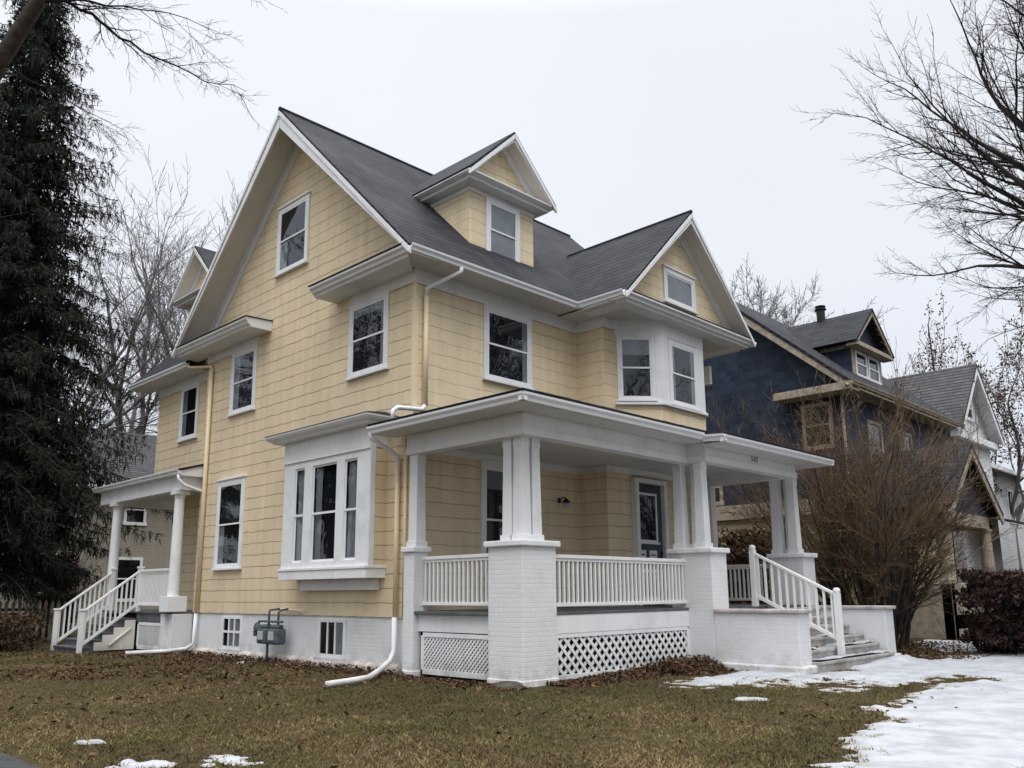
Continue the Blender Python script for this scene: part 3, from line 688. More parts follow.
# stairs and cheek walls
def cheek(x0, x1):
    m = MB(); m.box(x0, x1, -5.22, -3.53, -0.1, 1.03); c = m.build('cheek_wall', M['brick'], H, 0.02)
    m = MB(); m.box(x0-0.05, x1+0.05, -5.28, -3.535, 1.03, 1.10); m.build('cheek_cap', M['concrete'], c, 0.02)
    m = MB(); m.box(x0-0.06, x1+0.05, -5.3, -3.5, -0.1, 0.13); m.build('cheek_base', M['brick'], c, 0.03)
    return c
cheek(4.5, 4.93)
cheek(8.38, 8.82)
m = MB()
for k in range(6): m.box(4.94, 8.37, -3.53-0.30*(k+1), -3.53-0.30*k, -0.1, 1.07-0.178*k)
for k in range(6): m.box(4.94, 8.37, -3.53-0.30*(k+1)-0.03, -3.53-0.30*(k+1)+0.02, 1.02-0.178*k, 1.072-0.178*k)
m.build('front_steps', M['concrete'], H, 0.008)
def stair_rail(top, bot, post_top, post_bot, nb, ball=True, rail_dz=(0.92, 0.92)):
    """post positions (x, y); z of the tops and bases."""
    T = Vector(top); B = Vector(bot); m = MB()
    zt, zb0 = post_top; yt, yb0 = post_bot
    m.beam((T.x, T.y, zt-0.16), (B.x, B.y, yt-0.14), 0.08, 0.05); m.beam((T.x, T.y, zt-1.02), (B.x, B.y, yt-0.98), 0.05, 0.07)
    r = m.build('stair_railing', M['rail'], H, 0.005)
    for P, a, b in ((T, zb0, zt), (B, yb0, yt)):
        w = 0.055; m = MB()
        m.box(P.x-w, P.x+w, P.y-w, P.y+w, a, b-0.10)
        if ball: m.lathe([(0.045, -0.11), (0.06, -0.10), (0.07, -0.06), (0.06, -0.02), (0.03, 0.0)], (P.x, P.y, b), 12)
        else: m.box(P.x-w-0.02, P.x+w+0.02, P.y-w-0.02, P.y+w+0.02, b-0.10, b-0.05)
        m.build('newel_post', M['rail'], r, 0.006)
    for i in range(nb):
        t = (i+0.7)/(nb+0.4); p = T+(B-T)*t; a = zt-1.0+(yt-0.96-(zt-1.0))*t; b = zt-0.18+(yt-0.16-(zt-0.18))*t
        w = 0.02; MB().box(p.x-w, p.x+w, p.y-w, p.y+w, a, b).build('baluster', M['rail'], r)
    return r
stair_rail((6.3, -3.42), (6.3, -5.15), (2.37, 1.1), (1.48, 0.15), 11)
# front door
F = frame((5.74, -0.78, FL), (1, 0, 0), (0, -1, 0)); hd = 2.87
m = MB(); m.box(0, 0.12, 0, hd, 0, 0.14, F).box(1.12, 1.25, 0, hd, 0, 0.14, F).box(0.12, 1.12, hd-0.1, hd, 0, 0.139, F)
m.build('door_casing', M['trim'], H, 0.005)
m = MB(); m.box(0.12, 1.12, 0, hd-0.1, 0.002, 0.03, F); d_ = m.build('door', M['door'], H)
m = MB()
def ring(a0, a1, b0, b1, t, c0, c1): m.box(a0, a0+t, b0, b1, c0, c1, F).box(a1-t, a1, b0, b1, c0, c1, F).box(a0+t, a1-t, b0, b0+t, c0, c1-0.001, F).box(a0+t, a1-t, b1-t, b1, c0, c1-0.001, F)
ring(0.16, 0.92, 1.42, 2.56, 0.055, 0.03, 0.055); m.box(0.12, 0.98, 1.38, 1.42, 0.03, 0.07, F)
m.box(0.17, 0.44, 1.02, 1.24, 0.03, 0.042, F).box(0.58, 0.87, 1.02, 1.24, 0.03, 0.042, F); ring(0.18, 0.88, 0.12, 0.82, 0.08, 0.03, 0.045)
m.build('door_panel', M['trim'], d_, 0.004)
m = MB(); m.box(0.21, 0.38, 1.12, 1.15, 0.042, 0.046, F).box(0.63, 0.82, 1.12, 1.15, 0.042, 0.046, F); m.build('mail_slot', M['door'], d_)
m = MB(); m.sheet(0.215, 0.865, 1.475, 2.505, 0.038, F); m.build('door_glass', M['glass'], d_)
m = MB(); m.box(0.215, 0.865, 1.475, 2.505, 0.0302, 0.032, F); m.build('unlit_room_panel', M['dark'], d_)
m = MB(); m.box(1.0, 1.06, 0.78, 1.12, 0.03, 0.045, F); m.tube([F(1.03, 1.05, 0.05), F(1.03, 1.05, 0.10), F(1.03, 0.98, 0.11), F(1.03, 0.86, 0.10), F(1.03, 0.84, 0.045)], 0.014, 8); m.lathe([(0.02, 0), (0.032, -0.02), (0.032, -0.05), (0.01, -0.06)], F(1.03, 1.18, 0.03), 12, 'y'); m.build('door_handle', M['black'], d_)
# wall lamp on the porch wall
m = MB(); m.lathe([(0.055, 0.0), (0.055, -0.02), (0.02, -0.04)], (4.13, -0.001, 3.42), 12, 'y'); m.tube([(4.13, -0.03, 3.42), (4.13, -0.12, 3.48), (4.13, -0.20, 3.46), (4.13, -0.21, 3.42)], 0.014, 8); m.lathe([(0.03, 0.06), (0.06, 0.03), (0.09, -0.02), (0.085, -0.03)], (4.13, -0.21, 3.38), 14)
wl = m.build('wall_lamp', M['black'], H)
m = MB(); m.lathe([(0.05, 0.0), (0.07, -0.04), (0.06, -0.09), (0.02, -0.12)], (4.13, -0.21, 3.352), 14); m.build('lamp_globe', M['curtain'], wl, 0, True)
# house number on the porch beam
cu = bpy.data.curves.new('number_text', 'FONT'); cu.body = '527'; cu.size = 0.21; cu.extrude = 0.008; cu.align_x = 'CENTER'
to = bpy.data.objects.new('tmp', cu); COL.objects.link(to); bpy.context.view_layer.update()
me = bpy.data.meshes.new_from_object(to.evaluated_get(bpy.context.evaluated_depsgraph_get())); bpy.data.objects.remove(to)
hn = bpy.data.objects.new('house_number', me); COL.objects.link(hn); hn.parent = H
me.materials.clear(); me.materials.append(mat_plain('tarnished_number', (0.36, 0.36, 0.35), 0.4, 0.2, 8, 0.001))
hn.location = (6.55, -3.475, 4.14); hn.rotation_euler = (R(90), 0, 0)

# ---- rear side porch
m = MB(); m.box(-0.50, 1.75, 8.72, 13.7, 0.97, 1.02); m.box(-0.46, -0.40, 9.2, 11.0, 0.74, 0.97); m.build('back_porch_floor', M['deck'], H, 0.004)
def slope_slab(m, pts): slab(m, pts, 0.05)
m = MB(); slab(m, [(-0.74, 8.42, 4.55), (-0.74, 14.2, 4.55), (0.3, 14.2, 4.86), (0.3, 8.75, 4.86), (0.0, 8.75, 4.77), (0.0, 8.42, 4.77)], 0.05); m.box(0.3, 1.9, 12.4, 14.2, 4.80, 4.86)
m.build('back_porch_roof', M['shingle'], H)
m = MB(); m.box(-0.56, -0.34, 8.6, 14.0, 4.05, 4.42); m.box(-0.66, 0.28, 8.5, 14.1, 4.42, 4.45); m.prism([(-0.70, 8.46, 4.40), (0.0, 8.46, 4.40), (0.0, 8.46, 4.71), (-0.70, 8.46, 4.50)], (0, 0.05, 0)); m.box(-0.34, 0.0, 8.62, 8.74, 4.06, 4.42)
m.box(-0.34, 1.75, 8.75, 13.98, 4.30, 4.32); m.box(-0.34, 1.8, 13.8, 14.0, 4.05, 4.4)
m.build('back_porch_beam', M['trim'], H, 0.005)
gutter((-0.66, 8.43, 4.43), (-0.66, 14.2, 4.43), (-1, 0, 0), mat='trim')
pipe([(-0.70, 8.5, 4.42), (-0.70, 8.48, 4.30), (-0.55, 8.44, 4.15), (-0.2, 8.42, 4.05), (-0.05, 8.40, 4.02)], 'vinyl', 0.04)
def round_col(x, y, zb, zt, r=0.14):
    m = MB(); m.lathe([(r*1.02, zb), (r*1.02, zb+0.04), (r, zb+0.1), (r*0.97, zb+0.8), (r*0.84, zt-0.25), (r*0.84, zt-0.2), (r*1.0, zt-0.17), (r*0.9, zt-0.14), (r*1.1, zt-0.1)], (x, y, 0), 20)
    m.box(x-r*1.25, x+r*1.25, y-r*1.25, y+r*1.25, zt-0.10, zt)
    return m.build('round_column', M['trim'], H)
round_col(-0.44, 8.9, 1.40, 4.05); round_col(-0.44, 12.95, 1.02, 4.05)
m = MB(); m.box(-0.68, -0.16, 8.70, 9.12, 1.02, 1.40); m.build('column_plinth', M['trim'], H, 0.01)
m = MB(); m.box(-0.50, 0.03, 8.72, 8.95, -0.1, 0.968); m.box(-0.60, -0.36, 8.95, 9.18, -0.1, 0.965); m.build('back_porch_foundation', M['found'], H, 0.01)
lattice(frame((-0.43, 9.28, 0.12), (0, 1, 0), (-1, 0, 0)), 1.55, 0.56, 0.10, 0.036)
railing((-0.44, 9.10, 0), (-0.44, 10.9, 0), 1.16, 2.10, 22)
MB().box(-0.3, 1.7, 9.2, 13.6, 0.0, 0.93).build('crawlspace_shade', M['dark'], H)  # dark block standing in for shade under the back porch
stair_rail((-0.46, 10.95), (-1.85, 10.95), (2.24, 1.0), (1.15, 0.0), 11, ball=False)
stair_rail((-0.46, 12.85), (-1.85, 12.85), (2.24, 1.0), (1.15, 0.0), 11, ball=False)
m = MB()
for k in range(5): m.box(-0.50-0.27*(k+1), -0.50-0.27*k, 11.02, 12.78, 0.0, 0.80-0.175*k); m.box(-0.53-0.27*(k+1), -0.49-0.27*k, 10.99, 12.81, 0.80-0.175*k, 0.84-0.175*k)
m.build('back_steps', M['deck'], H, 0.004)
m = MB(); m.prism([(-0.50, 10.97, 0.05), (-0.50, 10.97, 0.79), (-0.76, 10.97, 0.79), (-0.76, 10.97, 0.61), (-1.03, 10.97, 0.61), (-1.03, 10.97, 0.43), (-1.3, 10.97, 0.43), (-1.3, 10.97, 0.25), (-1.5, 10.97, 0.25), (-1.5, 10.97, 0.05)], (0, -0.03, 0)); m.beam((-0.62, 10.925, 0.58), (-1.15, 10.925, 0.16), 0.03, 0.07, (0, 1, 0)); m.build('stair_stringer', M['soffit'], H, 0.003)

# ------------------------------------------------------------------ gas meter
G = thing('gas_meter', 'pair of grey gas meters with pipes standing against the white foundation', 'gas meter')
for y in (4.18, 4.62, ):
    m = MB(); F = frame((-0.12, y, 0.36), (0, 1, 0), (-1, 0, 0))
    m.box(-0.19, 0.19, 0.03, 0.36, 0.0, 0.26, F).box(-0.15, 0.15, 0.34, 0.44, 0.03, 0.23, F)
    mm = m.build('meter_body', M['meter'], G, 0.06)
    m = MB(); m.box(-0.11, 0.11, 0.12, 0.30, 0.26, 0.275, F); m.build('meter_dial', M['curtain'], mm, 0.01)
m = MB(); m.lathe([(0.06, 0), (0.11, 0.03), (0.12, 0.06), (0.11, 0.09), (0.05, 0.12)], (-0.34, 4.95, 0.72), 14, 'x'); m.lathe([(0.07, -0.06), (0.08, 0.0), (0.06, 0.07)], (-0.28, 4.95, 0.72), 12); m.lathe([(0.05, -0.06), (0.06, 0.05)], (-0.28, 5.0, 0.60), 12); m.build('regulator', M['meter'], G)
for pts, r in (([(-0.26, 4.52, 0.0), (-0.26, 4.52, 0.42), (-0.26, 4.9, 0.56), (-0.26, 4.95, 0.70)], 0.03), ([(-0.26, 4.95, 0.78), (-0.26, 4.9, 0.86), (-0.26, 3.95, 0.86)], 0.028),
               ([(-0.26, 4.50, 0.78), (-0.26, 4.50, 1.06), (-0.24, 4.5, 1.1), (-0.06, 4.42, 1.12)], 0.024), ([(-0.26, 4.12, 0.76), (-0.26, 4.12, 1.05), (-0.22, 4.1, 1.10), (-0.06, 4.08, 1.12)], 0.024)):
    MB().tube(pts, r, 8).build('pipe', M['meter'], G, 0, True)
MB().tube([(-0.05, 4.45, 1.12), (-0.05, 3.55, 1.09), (-0.04, 3.5, 1.04)], 0.016, 8).build('supply_pipe', M['pipe_y'], G)

# ================================================================== NEIGHBOUR HOUSES
def simple_window(parent, F, w, h, mat='tan', k=0.12):
    m = MB(); m.box(0, k, 0, h, 0, 0.05, F).box(w-k, w, 0, h, 0, 0.05, F).box(k, w-k, h-k, h, 0, 0.049, F).box(-0.04, w+0.04, -0.06, k*0.7, 0, 0.08, F).box(k, w-k, h*0.5-0.03, h*0.5+0.03, 0.02, 0.045, F)
    fr = m.build('window', M[mat], parent, 0.005)
    MB().sheet(k, w-k, 0.05, h-k, 0.012, F).build('pane', M['glass'], fr)
    MB().box(k-0.01, w-k+0.01, 0.05, h-k+0.01, 0.001, 0.005, F).build('unlit_room_panel', M['dark'], fr)
    return fr
B = thing('house', 'navy blue shingled house with tan trim behind the bare shrub', 'house')
bx, by, bd, bw = 16.7, -1.2, 9.0, 9.5; bs = 0.87; byr = by+bd/2; be = 7.95
zb = lambda y: be+(y-(by-0.6))*bs
m = MB(); m.poly((bx, by, 4.1), (bx, by+bd, 4.1), (bx, by+bd, zb(by)-0.1), (bx, byr, zb(byr)-0.1), (bx, by, zb(by)-0.1)); m.poly((bx, by, 4.1), (bx+bw, by, 4.1), (bx+bw, by, 8.3), (bx, by, 8.3)); m.poly((bx+bw, by, 0), (bx+bw, by+bd, 0), (bx+bw, by+bd, 8.3), (bx+bw, byr, zb(byr)-0.1), (bx+bw, by, 8.3))
m.build('upper_wall', M['blue'], B)
m = MB(); m.box(bx+0.03, bx+bw-0.05, by+0.03, by+bd, 0, 4.1); m.build('lower_wall', M['yellap'], B)
m = MB(); m.box(bx-0.12, bx+bw, by-0.12, by+bd, 3.85, 4.35); m.build('belt_course', M['tan'], B, 0.01)
m = MB()
slab(m, [(bx-0.62, by-0.62, zb(by-0.62)), (bx+bw+0.6, by-0.62, zb(by-0.62)), (bx+bw+0.6, byr, zb(byr)), (bx-0.62, byr, zb(byr))], 0.1)
slab(m, [(bx-0.62, by+bd+0.62, zb(by-0.62)), (bx+bw+0.6, by+bd+0.62, zb(by-0.62)), (bx+bw+0.6, byr, zb(byr)), (bx-0.62, byr, zb(byr))], 0.1)
m.build('roof', M['shingle'], B)
m = MB()
for sg in (-1, 1):
    yo = byr+sg*(bd/2+0.62)
    p = [(bx-0.6, yo, be-0.12), (bx-0.6, byr, zb(byr)-0.12), (bx-0.6, byr, zb(byr)-0.42), (bx-0.6, yo, be-0.36)]
    m.prism(p, (0.05, 0, 0))
    p = [(bx-0.55, yo, be-0.16), (bx-0.55, byr, zb(byr)-0.16), (bx, byr, zb(byr)-0.16), (bx, yo, be-0.16)]
    m.prism(p, (0, 0, -0.03))
m.box(bx-0.7, bx, by-0.62, by+2.0, be-0.3, be-0.05); m.box(bx-0.6, bx+bw, by-0.62, by, be-0.24, be-0.16)
m.build('rake_trim', M['tan'], B, 0.01)
gutter((bx-0.6, by-0.6, be-0.14), (bx+bw+0.6, by-0.6, be-0.14), (0, -1, 0), B, mat='tan')
simple_window(B, frame((bx, -0.88, 6.0), (0, 1, 0), (-1, 0, 0)), 1.05, 1.5)
simple_window(B, frame((bx, 3.3, 4.45), (0, 1, 0), (-1, 0, 0)), 1.0, 1.2)
simple_window(B, frame((18.6, by, 5.2), (1, 0, 0), (0, -1, 0)), 1.2, 1.9); simple_window(B, frame((21.4, by, 5.2), (1, 0, 0), (0, -1, 0)), 1.2, 1.9)
# dormer
F = frame((0, -0.65, 0), (1, 0, 0), (0, -1, 0))
m = MB(); m.box(19.2, 21.8, 8.7, 10.0, -3, 0, F); m.poly(F(18.95, 10.0, 0.0), F(22.05, 10.0, 0.0), F(20.5, 11.3, 0.0)); dm = m.build('dormer', M['blue'], B)
m = MB()
for sg in (-1, 1): slab(m, [F(20.5+sg*1.75, 10.02, 0.4), F(20.5, 11.55, 0.4), F(20.5, 11.55, -3.4), F(20.5+sg*1.75, 10.02, -3.4)], 0.08)
m.build('dormer_roof', M['shingle'], dm)
m = MB(); m.box(18.85, 22.15, 9.86, 10.02, -0.02, 0.38, F)
for sg in (-1, 1): m.prism([F(20.5+sg*1.72, 9.97, 0.34), F(20.5, 11.47, 0.34), F(20.5, 11.28, 0.34), F(20.5+sg*1.55, 9.97, 0.34)], F(0, 0, 0.04)-F(0, 0, 0)); m.box(20.5+sg*1.3-0.12, 20.5+sg*1.3+0.12, 9.85, 10.0, -3, 0.3, F)
m.box(19.18, 19.42, 8.8, 9.86, 0, 0.03, F).box(21.58, 21.82, 8.8, 9.86, 0, 0.03, F)
m.build('dormer_trim', M['tan'], dm, 0.01)
for a in (19.45, 20.55): w_ = simple_window(dm, lambda p, q, c, a=a: F(a+p, 8.9+q, c), 1.0, 0.94, 'vinyl', 0.09); [setattr(ch, 'parent', dm) for ch in list(w_.children)]
m = MB(); m.lathe([(0.16, 0), (0.16, 0.48), (0.22, 0.49), (0.22, 0.53), (0.15, 0.54), (0.15, 0.6), (0.2, 0.61), (0.2, 0.64)], (20.5, 0.9, 11.45), 14); m.build('flue_pipe', M['black'], B)
# front gabled porch
px0, px1, py0, pa = 16.9, 21.3, -3.9, 19.0
m = MB()
for sg in (-1, 1): slab(m, [(pa+sg*2.6, py0-0.35, 3.85), (pa, py0-0.35, 5.95), (pa, by, 5.95), (pa+sg*2.6, by, 3.85)], 0.1)
pr_ = m.build('porch_roof', M['shingle'], B)
m = MB()
for sg in (-1, 1): m.prism([(pa+sg*2.7, py0-0.34, 3.64), (pa, py0-0.34, 5.84), (pa, py0-0.34, 5.56), (pa+sg*2.5, py0-0.34, 3.5)], (0, 0.05, 0))
m.box(pa-2.4, pa+2.4, py0, py0+0.25, 3.35, 3.75); m.box(pa-2.4, pa-2.15, py0, by, 3.35, 3.7); m.box(pa+2.15, pa+2.4, py0, by, 3.35, 3.7)
m.build('porch_trim', M['tan'], B, 0.01)
m = MB(); m.poly((pa-2.3, py0, 3.75), (pa+2.3, py0, 3.75), (pa, py0, 5.6)); m.build('porch_gable', M['blue'], B)
for x in (px0+0.15, px1-0.2): MB().lathe([(0.24, 1.6), (0.24, 1.7), (0.2, 1.75), (0.17, 3.2), (0.23, 3.3), (0.23, 3.35)], (x, py0+0.15, 0), 16).build('column', M['tan'], B)
m = MB(); m.box(px0-0.1, px1+0.1, py0, py0+0.3, 0, 1.6); m.box(px0-0.1, px0+0.2, py0, by, 0, 1.6); m.box(px1-0.2, px1+0.1, py0, by, 0, 1.6); m.build('porch_half_wall', M['tan'], B, 0.02)
MB().box(px0, px1, py0, by, 0.3, 0.7).build('porch_floor', M['deck'], B)
MB().tube([(15.95, -1.75, 7.8), (16.5, -1.3, 7.5), (16.55, -1.28, 0.1)], 0.05, 8).build('downspout', M['tan'], B)

Wh = thing('house', 'white clapboard house with steep grey roof gable, farthest down the street', 'house')
m = MB(); m.poly((28.2, -1.0, 0), (33.2, -1, 0), (33.2, -1, 8.4), (30.7, -1, 11.0), (28.2, -1, 8.4)); m.poly((28.2, -1, 0), (28.2, 9, 0), (28.2, 9, 8.4), (28.2, -1, 8.4)); m.poly((33.2, 0.5, 0), (44, 0.5, 0), (44, 0.5, 7.6), (33.2, 0.5, 7.6)); m.poly((33.2, -1, 0), (33.2, 0.5, 0), (33.2, 0.5, 8.4), (33.2, -1, 8.4))
m.build('wall', M['whitelap'], Wh)
m = MB(); xa = 30.7
for sg in (-1, 1): slab(m, [(xa+sg*3.0, -1.55, 8.15), (xa, -1.55, 11.3), (xa, 9, 11.3), (xa+sg*3.0, 9, 8.15)], 0.12)
slab(m, [(33.0, -0.2, 7.5), (45, -0.2, 7.5), (45, 5, 10.2), (31.5, 5, 10.2)], 0.12)
m.build('roof', M['greyshingle'], Wh)
m = MB()
for sg in (-1, 1): m.prism([(xa+sg*3.0, -1.54, 8.02), (xa, -1.54, 11.17), (xa, -1.54, 10.8), (xa+sg*2.75, -1.54, 7.95)], (0, 0.08, 0)); m.prism([(xa+sg*2.9, -1.46, 8.08), (xa, -1.46, 11.12), (xa, -1.0, 11.12), (xa+sg*2.9, -1.0, 8.08)], (0, 0, -0.04))
m.box(27.9, 33.5, -1.3, -0.99, 7.7, 8.0); m.box(33.2, 45, -0.25, -0.1, 7.3, 7.5)
m.build('trim', M['trim'], Wh, 0.01)
for x, z in ((29.0, 5.0), (31.3, 5.0), (30.2, 8.8)): simple_window(Wh, frame((x, -1, z), (1, 0, 0), (0, -1, 0)), 1.0, 1.7 if z < 8 else 1.1, 'trim')
for x in (34.5, 37.5, 41): simple_window(Wh, frame((x, 0.5, 4.9), (1, 0, 0), (0, -1, 0)), 1.1, 1.8, 'trim')
m = MB(); slab(m, [(28.0, -4.4, 3.7), (42.5, -4.4, 3.7), (42.5, -1, 4.6), (28.0, -1, 4.6)], 0.1); m.build('porch_roof', M['greyshingle'], Wh)
m = MB(); m.box(28.1, 42.4, -4.2, -4.0, 3.2, 3.6); [m.box(x, x+0.22, -4.2, -3.98, 1.0, 3.2) for x in (28.3, 31.5, 34.8, 38.2, 41.8)]; m.build('porch_trim', M['trim'], Wh, 0.01)
m = MB(); m.box(28.1, 42.4, -4.2, -1, 0.2, 1.0); m.build('porch_floor', M['deck'], Wh)
m = MB(); m.box(28.3, 42.2, -4.15, -4.05, 1.85, 1.95); [m.box(28.4+0.2*k, 28.5+0.2*k, -4.13, -4.07, 1.0, 1.85) for k in range(69)]; m.build('porch_railing', mat_plain('dark_red_rail', (0.05, 0.018, 0.018), 0.7), Wh)
an = tag(MB().tube([(37.05, 2.2, 0), (37.05, 2.2, 12.5), (36.85, 2.2, 15.4)], [0.06, 0.05, 0.03], 6).build('antenna', M['black']), 'thin upright antenna mast rising above the grey roof of the white house', 'antenna')

T_ = thing('house', 'tan clapboard house with grey roof seen behind the spruce and back porch', 'house')
m = MB(); m.box(-9, 13.5, 27, 36, 0, 6.3); m.build('wall', M['tanlap'], T_)
m = MB(); slab(m, [(-9.6, 26.4, 6.25), (14.1, 26.4, 6.25), (14.1, 31.5, 9.6), (-9.6, 31.5, 9.6)], 0.12); slab(m, [(-9.6, 36.6, 6.25), (14.1, 36.6, 6.25), (14.1, 31.5, 9.6), (-9.6, 31.5, 9.6)], 0.12); m.build('roof', M['greyshingle'], T_)
m = MB(); m.box(-9.6, 14.1, 26.36, 26.45, 6.0, 6.2); m.box(-9.5, 14, 26.45, 27, 6.0, 6.05); m.build('eave_trim', M['trim'], T_, 0.01)
for x, z, w, h in ((5.1, 4.6, 1.0, 1.3), (7.6, 4.5, 1.0, 1.4), (4.6, 1.2, 1.5, 1.9), (1.6, 1.5, 0.9, 1.7), (-1.6, 4.3, 1.1, 1.6), (-5.5, 4.3, 1.1, 1.6)): simple_window(T_, frame((x, 27, z), (1, 0, 0), (0, -1, 0)), w, h, 'trim')

# picket fence
PF = thing('picket_fence', 'weathered dark picket fence beneath the spruce at far left', 'fence')
m = MB(); m.beam((-9, 19.5, 0.35), (0.2, 18.6, 0.35), 0.05, 0.09); m.beam((-9, 19.5, 1.0), (0.2, 18.6, 1.0), 0.05, 0.09); m.build('rail', M['browndead'], PF)
for k in range(50):
    t = k/49; x, y = -9+9.2*t, 19.46-0.9*t; hh = 1.3+random.uniform(-.03, .03); w = 0.05
    MB().prism([(x-w, y, 0.02), (x+w, y, 0.02), (x+w, y, hh-0.1), (x, y, hh), (x-w, y, hh-0.1)], (0, -0.02, 0)).build('picket', M['browndead'] if False else M['soffit'] if k % 9 == 0 else M['tan'], PF)

# ================================================================== VEGETATION
def mesh_np(name, V, Fq, mat, parent=None, attr=None, smooth=False):
    me = bpy.data.meshes.new(name); V = np.asarray(V, np.float32); Fq = np.asarray(Fq, np.int32); k = Fq.shape[1]
    me.vertices.add(len(V)); me.vertices.foreach_set('co', V.ravel())
    me.loops.add(Fq.size); me.loops.foreach_set('vertex_index', Fq.ravel())
    me.polygons.add(len(Fq)); me.polygons.foreach_set('loop_start', np.arange(0, Fq.size, k, dtype=np.int32))
    try: me.polygons.foreach_set('loop_total', np.full(len(Fq), k, np.int32))
    except Exception: pass
    if attr is not None: a = me.attributes.new('rnd', 'FLOAT', 'FACE'); a.data.foreach_set('value', np.asarray(attr, np.float32))
    if smooth: me.polygons.foreach_set('use_smooth', np.ones(len(Fq), bool))
    me.update(calc_edges=True); me.validate()
    me.materials.append(mat); o = bpy.data.objects.new(name, me); COL.objects.link(o)
    if parent: o.parent = parent
    return o
def tubes_np(segs, sides):
    """segs: (p0, p1, r0, r1) list -> verts, quads"""
    S = np.array([(*a, *b, c, d) for a, b, c, d in segs], float)
    if not len(S): return np.zeros((0, 3)), np.zeros((0, 4), int)
    p0, p1, r0, r1 = S[:, :3], S[:, 3:6], S[:, 6:7], S[:, 7:8]
    d = p1-p0; L = np.linalg.norm(d, axis=1, keepdims=True); d = d/np.maximum(L, 1e-6)
    ref = np.where(np.abs(d[:, 2:3]) < 0.8, np.array([[0, 0, 1.]]), np.array([[1., 0, 0]]))
    a = np.cross(d, ref); a /= np.linalg.norm(a, axis=1, keepdims=True); b = np.cross(d, a)
    rings = []
    for p, r in ((p0, r0), (p1, r1)):
        for q in range(sides):
            an = 2*math.pi*q/sides; rings.append(p+(a*math.cos(an)+b*math.sin(an))*r)
    V = np.stack(rings, 1).reshape(-1, 3); n = len(S); base = (np.arange(n)*2*sides)[:, None]
    Q = [np.concatenate([base+q, base+(q+1) % sides, base+sides+(q+1) % sides, base+sides+q], 1) for q in range(sides)]
    return V, np.concatenate(Q, 0)
def emit(segs, cut, trunk_mat, twig_mat, parent, names=('trunk', 'crown')):
    big = [s_ for s_ in segs if s_[2] > cut]; small = [s_ for s_ in segs if s_[2] <= cut]
    V, Q = tubes_np(big, 7); mesh_np(names[0], V, Q, trunk_mat, parent, smooth=True)
    V, Q = tubes_np(small, 3); mesh_np(names[1], V, Q, twig_mat, parent)
def rvec(): 
    v = Vector((random.gauss(0, 1), random.gauss(0, 1), random.gauss(0, 1))); return v.normalized()
def grow(segs, p, d, r, L, lvl, maxl, up=0.1, wig=0.16, nch=(3, 5), ratio=0.62, ang=(28, 55), rmin=0.004, seglen=0.45):
    n = max(3, int(L/seglen)); p = Vector(p); d = Vector(d).normalized(); pts = [(p.copy(), d.copy(), r)]
    r_end = max(rmin, r*0.38)
    for i in range(n):
        d = (d+rvec()*wig+Z*up*0.3).normalized(); q = p+d*(L/n); ra = r+(r_end-r)*(i/n); rb = r+(r_end-r)*((i+1)/n)
        segs.append((tuple(p), tuple(q), ra, rb)); p = q; pts.append((p.copy(), d.copy(), rb))
    if lvl >= maxl: return
    k = random.randint(*nch)+(1 if lvl == 0 else 0)
    for j in range(k):
        t = 0.22+0.78*(j+random.random()*0.8)/k; idx = min(n, int(t*n)); pp, dd, rr = pts[idx]
        ax = dd.cross(rvec())
        if ax.length < 1e-3: continue
        nd = Matrix.Rotation(R(random.uniform(*ang)), 3, ax.normalized()) @ dd
        grow(segs, pp, nd, max(rmin, rr*0.62), L*ratio*random.uniform(0.7, 1.1)*(1-0.25*t), lvl+1, maxl, up, wig*1.08, nch, ratio, ang, rmin, seglen*0.72)
    pp, dd, rr = pts[-1]
    grow(segs, pp, (dd+rvec()*0.25), max(rmin, rr*0.9), L*ratio*0.8, lvl+1, maxl, up, wig*1.08, nch, ratio, ang, rmin, seglen*0.72)

# tree at right, trunk outside the frame, limbs reaching over the pavement
T = thing('bare_tree', 'large leafless tree reaching bare limbs into the upper right sky', 'tree')
random.seed(21); segs = []; base = Vector((7.3, -11.6, 0)); fork = base+Vector((-0.1, 0.05, 6.0))
segs += [(tuple(base), tuple(base+Vector((0, 0, 2.3))), 0.40, 0.33), (tuple(base+Vector((0, 0, 2.3))), tuple(fork), 0.33, 0.30)]
view = Vector((-0.7, 0.71, 0))     # picture-left, seen from the pavement
for (l, f_, u, r, L) in ((1.0, 0.1, 0.55, 0.075, 4.4), (1.0, 0.4, 0.75, 0.085, 4.6), (1.0, -0.1, 1.0, 0.095, 4.8), (0.8, 0.6, 1.1, 0.10, 5.0), (0.6, -0.3, 1.4, 0.12, 5.4), (0.4, 0.3, 1.6, 0.13, 6.2), (-0.7, 0.5, 1.1, 0.12, 5.5), (-0.6, -0.6, 1.2, 0.12, 5.0), (0.9, -0.5, 0.65, 0.075, 4.2), (0.9, 0.9, 0.7, 0.075, 4.2), (0.15, 0.1, 1.8, 0.14, 6.5), (0.75, 0.3, 0.95, 0.11, 4.4), (0.55, -0.2, 1.0, 0.11, 4.6), (0.5, 0.7, 1.2, 0.11, 4.6), (0.35, 0.2, 1.1, 0.12, 4.2)):
    d = view*l+Vector((0.7, 0.7, 0))*f_+Z*u
    grow(segs, fork+Z*random.uniform(-0.4, 0.9), d, r, L, 0, 4, 0.10, 0.13, (4, 5), 0.56, (22, 46), 0.0027, 0.45)
emit(segs, 0.03, M['bark'], M['twig'], T)
